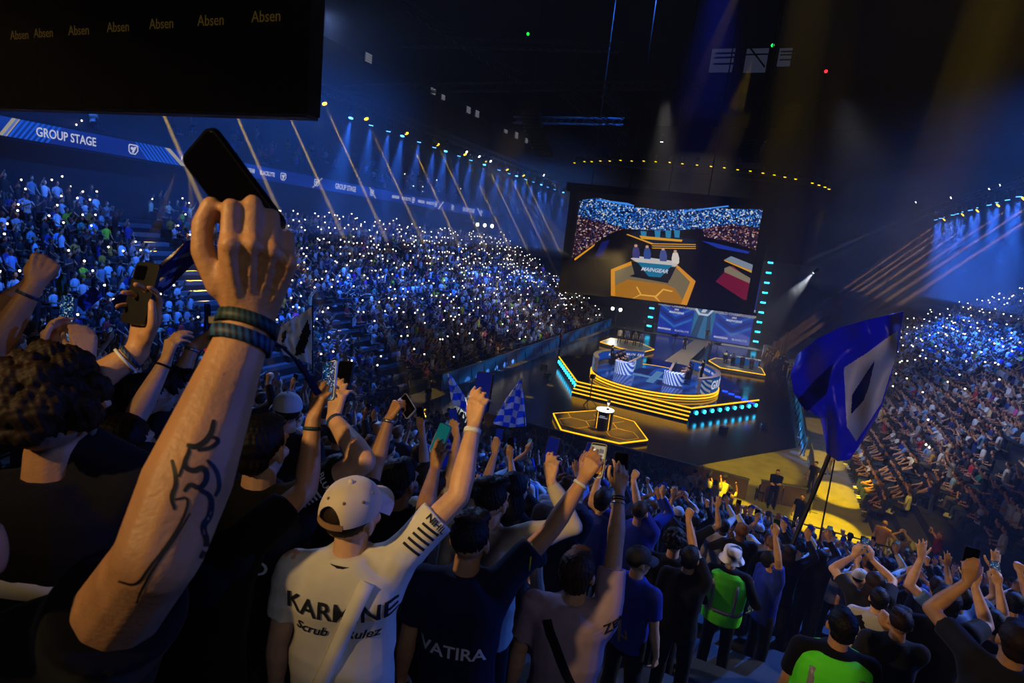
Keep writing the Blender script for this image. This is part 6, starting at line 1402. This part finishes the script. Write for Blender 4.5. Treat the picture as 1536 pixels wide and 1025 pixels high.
def phone_for(R, pz, o, label, screen=None, gr=None):
    kd = PHONE_AT.get(pz)
    if not kd: return
    Mx = Matrix.Translation(o.location) @ Matrix.Rotation(o.rotation_euler.z, 4, 'Z') @ Matrix.Scale(o.scale.x, 4)
    if kd == 'B': c = V3((0,.36,1.86)); d = V3((0,.05,1)); n = V3((0,1,-.05))
    else:
        S, E, W_ = R['J'][kd]; d, n, t = R['J'][kd+'h']; c = W_+d*.13+n*.028
    phone(Mx @ c, Mx.to_3x3() @ d, Mx.to_3x3() @ n, label, screen, gr, o.scale.x)
slots = []
for r in range(4, 29):
    y = .9*r
    if y > 25.2: break
    x = -18.6+.3*(r % 2)
    while x < (17 if 8 < y < 22 else 9 if y > 6 else 5.5):
        x += .60+.12*RS.rand(); yy = y-.05+.2*(RS.rand()-.5)
        z = tread(yy)
        if y > 24.2: z = 0; 
        if y > 22.6 and x > .4: continue                                # yellow-lit floor stays free
        if -.75 < x < .95 and y < 8.0: continue                          # aisle with the steward
        if not inframe((x, yy, z+1.65), 20, 60): continue
        if any((x-a)**2+(yy-b)**2 < .36 for a, b in FGPOS): continue
        if RS.rand() < .06: continue
        slots.append((x, yy, z, r))
slots.sort(key=lambda s: (V3((s[0], s[1], s[2]+1.5))-CO).length)
NFG = len(FGPOS); NIND = 232
ind = slots[:NIND]; rest = slots[NIND:]
rowc = {}
for s in sorted(ind): rowc.setdefault(s[3], []).append(s)
pz_names = list(PR_ARM); order = {s: (sorted(v).index(s)) for r, v in rowc.items() for s in v}
rows_sorted = sorted(rowc, reverse=True)
for s in ind:
    x, y, z, r = s; near = y < 4.6
    pz = pz_names[RS.choice(8, p=[.2,.1,.26,.1,.12,.06,.08,.08] if not near else [.08,.02,.62,.08,.06,.0,.04,.1])]
    col = pickc() if not near else ['black','charcoal','navy','black'][RS.randint(4)]; hs = ['short','long','curly','quiff','bun','buzz'][RS.choice(6, p=[.38,.16,.12,.16,.06,.12])]; cp = capms[RS.randint(3)] if RS.rand() < .14 else None
    hm_ = hairs[RS.choice(4, p=[.45,.3,.15,.1])]
    lab = 'person in %s %s, %s near row, %s from left' % (col, pz, nth(rows_sorted.index(r)), nth(order[s]))
    yaw = math.atan2(-(-7-x), 45-y)*.75+RS.normal()*.18
    o = pcopy(proto[pz], lab, (x, y, z), yaw, .93+.12*RS.rand(), skins[RS.choice(4, p=[.5,.26,.14,.1])], PSH[col], denim if RS.rand() < .6 else jeans, 'buzz' if cp else hs, hm_, cp, 'standing spectators of the near stand')
    phone_for(proto[pz], pz, o, 'phone of person in %s, %s near row, %s from left' % (col, nth(rows_sorted.index(r)), nth(order[s])), [None, scr_blue, _m2][RS.randint(3)], 'phones of the near stand')
for s in rest:
    p = POSES[RS.choice(7, p=[.3,.1,.12,.14,.18,.08,.08])]; mass2.append((s[0], s[1], s[2], RS.normal()*.2+.15, .95+.12*RS.rand(), p, False)) if False else mass.append((s[0], s[1], s[2], RS.normal()*.2+.15, .95+.12*RS.rand(), p, False))
# ================================================================== seated people at the front of the right stand, single figures
SEAT = {'watching with hands on knees': {'R': dict(w=(.13,.34,1.06), pole=(1,-.3,0), d=(-.1,1,-.3), n=(0,0,-1)), 'L': dict(w=(-.13,.34,1.06), pole=(-1,-.3,0), d=(.1,1,-.3), n=(0,0,-1))},
 'holding up a phone': {'R': dict(w=(.17,.36,1.52), pole=(1,-.2,-.6), d=(0,.2,1), n=fwd, g='phone'), 'L': dict(w=(-.13,.34,1.06), pole=(-1,-.3,0), d=(.1,1,-.3), n=(0,0,-1))},
 'leaning with arms forward': {'R': dict(w=(.08,.42,1.2), pole=(1,-.2,-.6), d=(-.2,1,0), n=(-1,0,0)), 'L': dict(w=(-.08,.42,1.2), pole=(-1,-.2,-.6), d=(.2,1,0), n=(1,0,0))}}
sproto = {}
for i, (pz, ar) in enumerate(SEAT.items()): sproto[pz] = skeleton_person(ar, 1.0, (0,0,0), True, 'short', .0125, 80+i, 1.0, 1.3, False, .005); sproto[pz]['M'] = Matrix.Translation((0,0,-.415)) @ sproto[pz]['M']
seatm = mat('arena_seat_dark', '#1a1b20', .6)
so = None
for r_ in range(3):
    n_ = 0
    for j in range(16):
        y = 29.2+.62*j+.2*RS.rand()
        x = RX0+.85*r_+.35; z = .3+RSL*.85*r_
        mass[:] = [q for q in mass if not (abs(q[0]-(x-.05)) < .45 and abs(q[1]-y) < .42)]
        a = None
        if so is None:
            so = empty('spectator_chair', (0,0,0)); MB().box((0,0,.42), (.46,.44,.06)).build('seat', seatm, so); MB().box((0,-.24,.68), (.46,.05,.5), Matrix.Rotation(.15,3,'X')).build('backrest', seatm, so); MB().box((0,-.05,.2), (.06,.3,.4)).build('pedestal', blackm, so); q = so
        else: q = copy_tree(so)
        q.location = (x, y, z); yaw = PI/2+.12*RS.normal(); q.rotation_euler.z = PI/2
        tag(q, 'dark seat in %s row of the right stand, %s from near end' % (nth(r_), nth(j)), 'chair', 'front seats of the right stand')
        if RS.rand() < .1: continue
        pz = list(SEAT)[RS.choice(3, p=[.45,.25,.3])]; col = pickc(); 
        o = pcopy(sproto[pz], 'person in %s %s, %s right row, %s seat' % (col, pz, nth(r_), nth(j)), (x, y, z+.02), yaw, .96+.08*RS.rand(), skins[RS.choice(4, p=[.5,.26,.14,.1])], PSH[col], denim if RS.rand() < .5 else jeans, 'short', hairs[RS.randint(4)], None, 'seated spectators at the front of the right stand', shoe_w if RS.rand() < .5 else shoe_b)
        if 'phone' in pz:
            S, E, W_ = sproto[pz]['J']['R']; d, n, t = sproto[pz]['J']['Rh']; Mx = Matrix.Translation(o.location) @ Matrix.Rotation(yaw, 4, 'Z') @ Matrix.Scale(o.scale.x, 4) @ Matrix.Translation((0,0,-.415)); phone(Mx @ (W_+d*.13+n*.028), Mx.to_3x3() @ d, Mx.to_3x3() @ n, 'phone of person in %s right row, %s seat' % (nth(r_), nth(j)), None, 'phones of the right stand', 1)
# ================================================================== people on the floor and on the stage
def who(lab, pz, loc, yaw, col, tr_=denim, hs='short', hm_=0, sk=0, k=1.0, seated=False, capc=None, shoe=None):
    R = (sproto if seated else proto)[pz]; m = PSH[col] if isinstance(col, str) else col
    return pcopy(R, lab, loc, math.radians(yaw), k, skins[sk], m, tr_, hs, hairs[hm_], capc, None, shoe)
suit = cloth('black_suit', '#08080b'); yellowc = cloth('mustard', '#b8901c'); redc = cloth('bright_red', '#a01410'); olivec = cloth('khaki_brown', '#8a6420'); pale = cloth('pale_yellow', '#c8c090'); purple = cloth('violet', '#4a3a80'); bluegrey = cloth('blue_grey', '#4a5a80'); khaki = cloth('khaki_trousers', '#9a8248')
# guard: arms folded in front
gR = skeleton_person({'R': dict(w=(-.06,.2,1.16), pole=(1,-.2,-.4), d=(-1,.1,.1), n=(0,-1,0)), 'L': dict(w=(.06,.2,1.1), pole=(-1,-.2,-.4), d=(1,.1,.1), n=(0,-1,0))}, 1.08, (0,-4,0), False, 'long', .01, 90, 1.05, 1.2, True, .004); gR['topname'] = 'jacket'
g = on(1156, 762, 2, 0); assemble('guard in a black suit standing with folded arms before the brown barrier', gR, skins[0], suit, suit, 'buzz', hairs[1], None, None, None, (g.x, g.y, 0), PI)
def gp(px, py, z=0): p = on(px, py, 2, z); return (p.x, p.y, z)
who('guard in dark clothes left of the flag pole, beside the yellow-lit floor', 'standing with arms down', gp(1192, 800), 160, suit, denim, 'buzz', 1)
who('person with a mustard jacket and khaki trousers standing on the yellow-lit floor', 'standing with arms down', gp(1312, 848), -20, olivec, khaki, 'buzz', 3, 0, 1.08)
who('person in a mustard tee right of the person with the mustard jacket', 'filming two-handed', gp(1338, 868), -10, yellowc, denim, 'short', 2)
who('person in a bright red tee facing the stage with both hands at the mouth, right', 'filming two-handed', (7.6, 25.4, .02), 100, redc, denim, 'short', 3, 0, .98)
who('person in yellow light standing at the foot of the left aisle stairs', 'looking down at a phone', gp(552, 606), -120, yellowc, khaki, 'short', 1)
who('dark-clothed person right of the person in yellow light, left floor', 'standing with arms down', gp(612, 597), -60, kgreyd, denim, 'short', 0)
who('dark-clothed person at the near end of the left barrier', 'standing with arms down', gp(640, 618), -100, suit, denim, 'buzz', 0)
who('person with shorts on the aisle beside the big flag', 'standing with arms down', gp(1240, 712), 30, yellowc, khaki, 'short', 1)
who('dark figure behind the steel crowd fences', 'standing with arms down', gp(1214, 742), 150, suit, denim, 'short', 0)
who('orange-shirted person standing by the left barrier among the crowd', 'raising both arms', (-18.9, 56.5, 0), -90, cloth('orange','#a04010'), denim, 'short', 1)
for i, (px, py, col, yw, hs) in enumerate(((928,515,cloth('cream_shirt','#b8b094'),10,'short'),(939,516.5,bluegrey,-5,'short'),(951,519,cloth('olive_drab','#55543c'),0,'buzz'),(961,521,bluegrey,15,'short'),(934,511,kb,20,'curly'))):
    p = on(px, py, 2, .35); who('standing figure on the back left platform, %s' % ['cream shirt','blue-grey shirt left of the olive jacket','olive jacket','blue-grey shirt and pale trousers at right','dark top behind the others'][i], 'standing with arms down', (p.x, p.y, .35), yw, col, jeans if i % 2 else denim, hs, i % 3)
for i, (px, py, col) in enumerate(((1087,545,pale),(1098,549,bluegrey),(1112,552,cloth('dark_blue','#1c2c5a')),(1126,554,purple))):
    p = on(px, py, 2, .35); c = empty('stool_chair', (p.x, p.y, .35), 0, 'dark swivel chair of the panel on the back right platform, %s from the left' % nth(i), 'chair'); MB().box((0,0,.42), (.46,.44,.06)).build('seat', dk, c); MB().box((0,-.25,.7), (.44,.05,.45)).build('backrest', dk, c); MB().cyl((0,0,.04), (0,0,.4), .03).build('column', blackm, c); MB().cyl((0,0,0), (0,0,.04), .22).build('base', blackm, c)
    who('seated panel member on the back right platform in %s' % ['pale yellow','blue-grey','dark blue','violet'][i], 'leaning with arms forward', (p.x, p.y, .37), 0, col, denim, 'short', i % 3, 0, 1, True)
for i, (side, k, loc, yw) in enumerate(deskinfo):
    pcopy(sproto['leaning with arms forward'], 'player seated at the %s player desk, %s from its near end' % (side, ['first','second','third'][k]), (loc[0], loc[1], loc[2]+.05), yw, 1.0, skins[i % 2], [kb, suit, knavy][k] if side == 'left' else [kgreyd, cloth('tan','#8a6a48'), kb][k], denim, ['short','quiff','curly'][k], hairs[k % 3], None)
who('coach standing behind the left player desk', 'standing with arms down', (-10.9, 46.6, 1.255), -70, suit, denim, 'short', 0)
who('coach standing behind the right player desk', 'standing with arms down', (-3.6, 47.2, 1.255), 70, suit, denim, 'short', 0)
who('camera operator walking on the dark floor left of the walkway', 'standing with arms down', (*gp(1026,526)[:2], .02), 160, suit, denim, 'short', 0)
who('camera operator crouched over a camera right of the walkway', 'filming two-handed', (*gp(1063,536)[:2], .02), 60, suit, denim, 'short', 0)
who('dark figure standing at the centre of the LED wall', 'standing with arms down', (-6.2, 79.4, .12), 180, suit, denim, 'short', 0)
for i, (px, py) in enumerate(((1148,545),(1156,552),(1163,548),(1172,556),(1176,566),(1183,572))):
    who('stage hand among the dark equipment right of the LED wall, %s from the left' % nth(i), ['standing with arms down','looking down at a phone'][i % 2], (*gp(px,py)[:2], .02 if i < 4 else 0), 90+20*i, [suit,kgreyd,olivec][i % 3], denim, 'short', i % 3)
# broadcast cameras on pedestals
def bcam(lab, loc, yaw):
    t = empty('broadcast_camera', loc, yaw, lab, 'camera'); MB().cyl((0,0,.3), (0,0,1.3), .05).build('column', blackm, t)
    for k in range(3): MB().bar((0,0,.35), (.5*math.cos(2.1*k), .5*math.sin(2.1*k), .03), .05).build('leg', blackm, t)
    MB().box((0,0,1.48), (.24,.6,.3)).build('camera_body', dk, t); MB().cyl((0,.3,1.48), (0,.62,1.48), .09, .12, 12).build('lens', phone_glass, t); MB().box((0,-.36,1.62), (.24,.06,.18)).build('viewfinder', dk, t)
bcam('broadcast camera on a pedestal left of the walkway', (-9.0, 70.0, .02), 2.6); bcam('broadcast camera on a pedestal right of the walkway', (-4.0, 68.6, .02), 1.2); bcam('broadcast camera on a pedestal by the right equipment', (1.8, 71.5, .02), 1.8)
# equipment racks and truss foot at the right back
for i, (x, y, h) in enumerate(((1.2,74,1.6),(2.2,72.5,2.4),(3.0,69,1.2),(2.9,75,3.4))):
    t = empty('equipment_case', (x, y, .02), .3*i, 'black equipment case right of the LED wall, %s from the left' % nth(i), 'case'); MB().box((0,0,h/2), (.8,.7,h)).build('case_body', blackm, t)
    for s in (-.37,.37): MB().box((s,-.36,h/2), (.04,.03,h)).build('corner_edge', bsteel, t)
# the far rows as one crowd, now complete
cm_ = crowd_mesh('crowd', mass); co = link(cm_, 'crowd', crm); tag(co, 'packed audience in the far rows of the left, right and near stands', 'crowd', None, 'stuff')
bpy.data.scenes.remove(_ts)
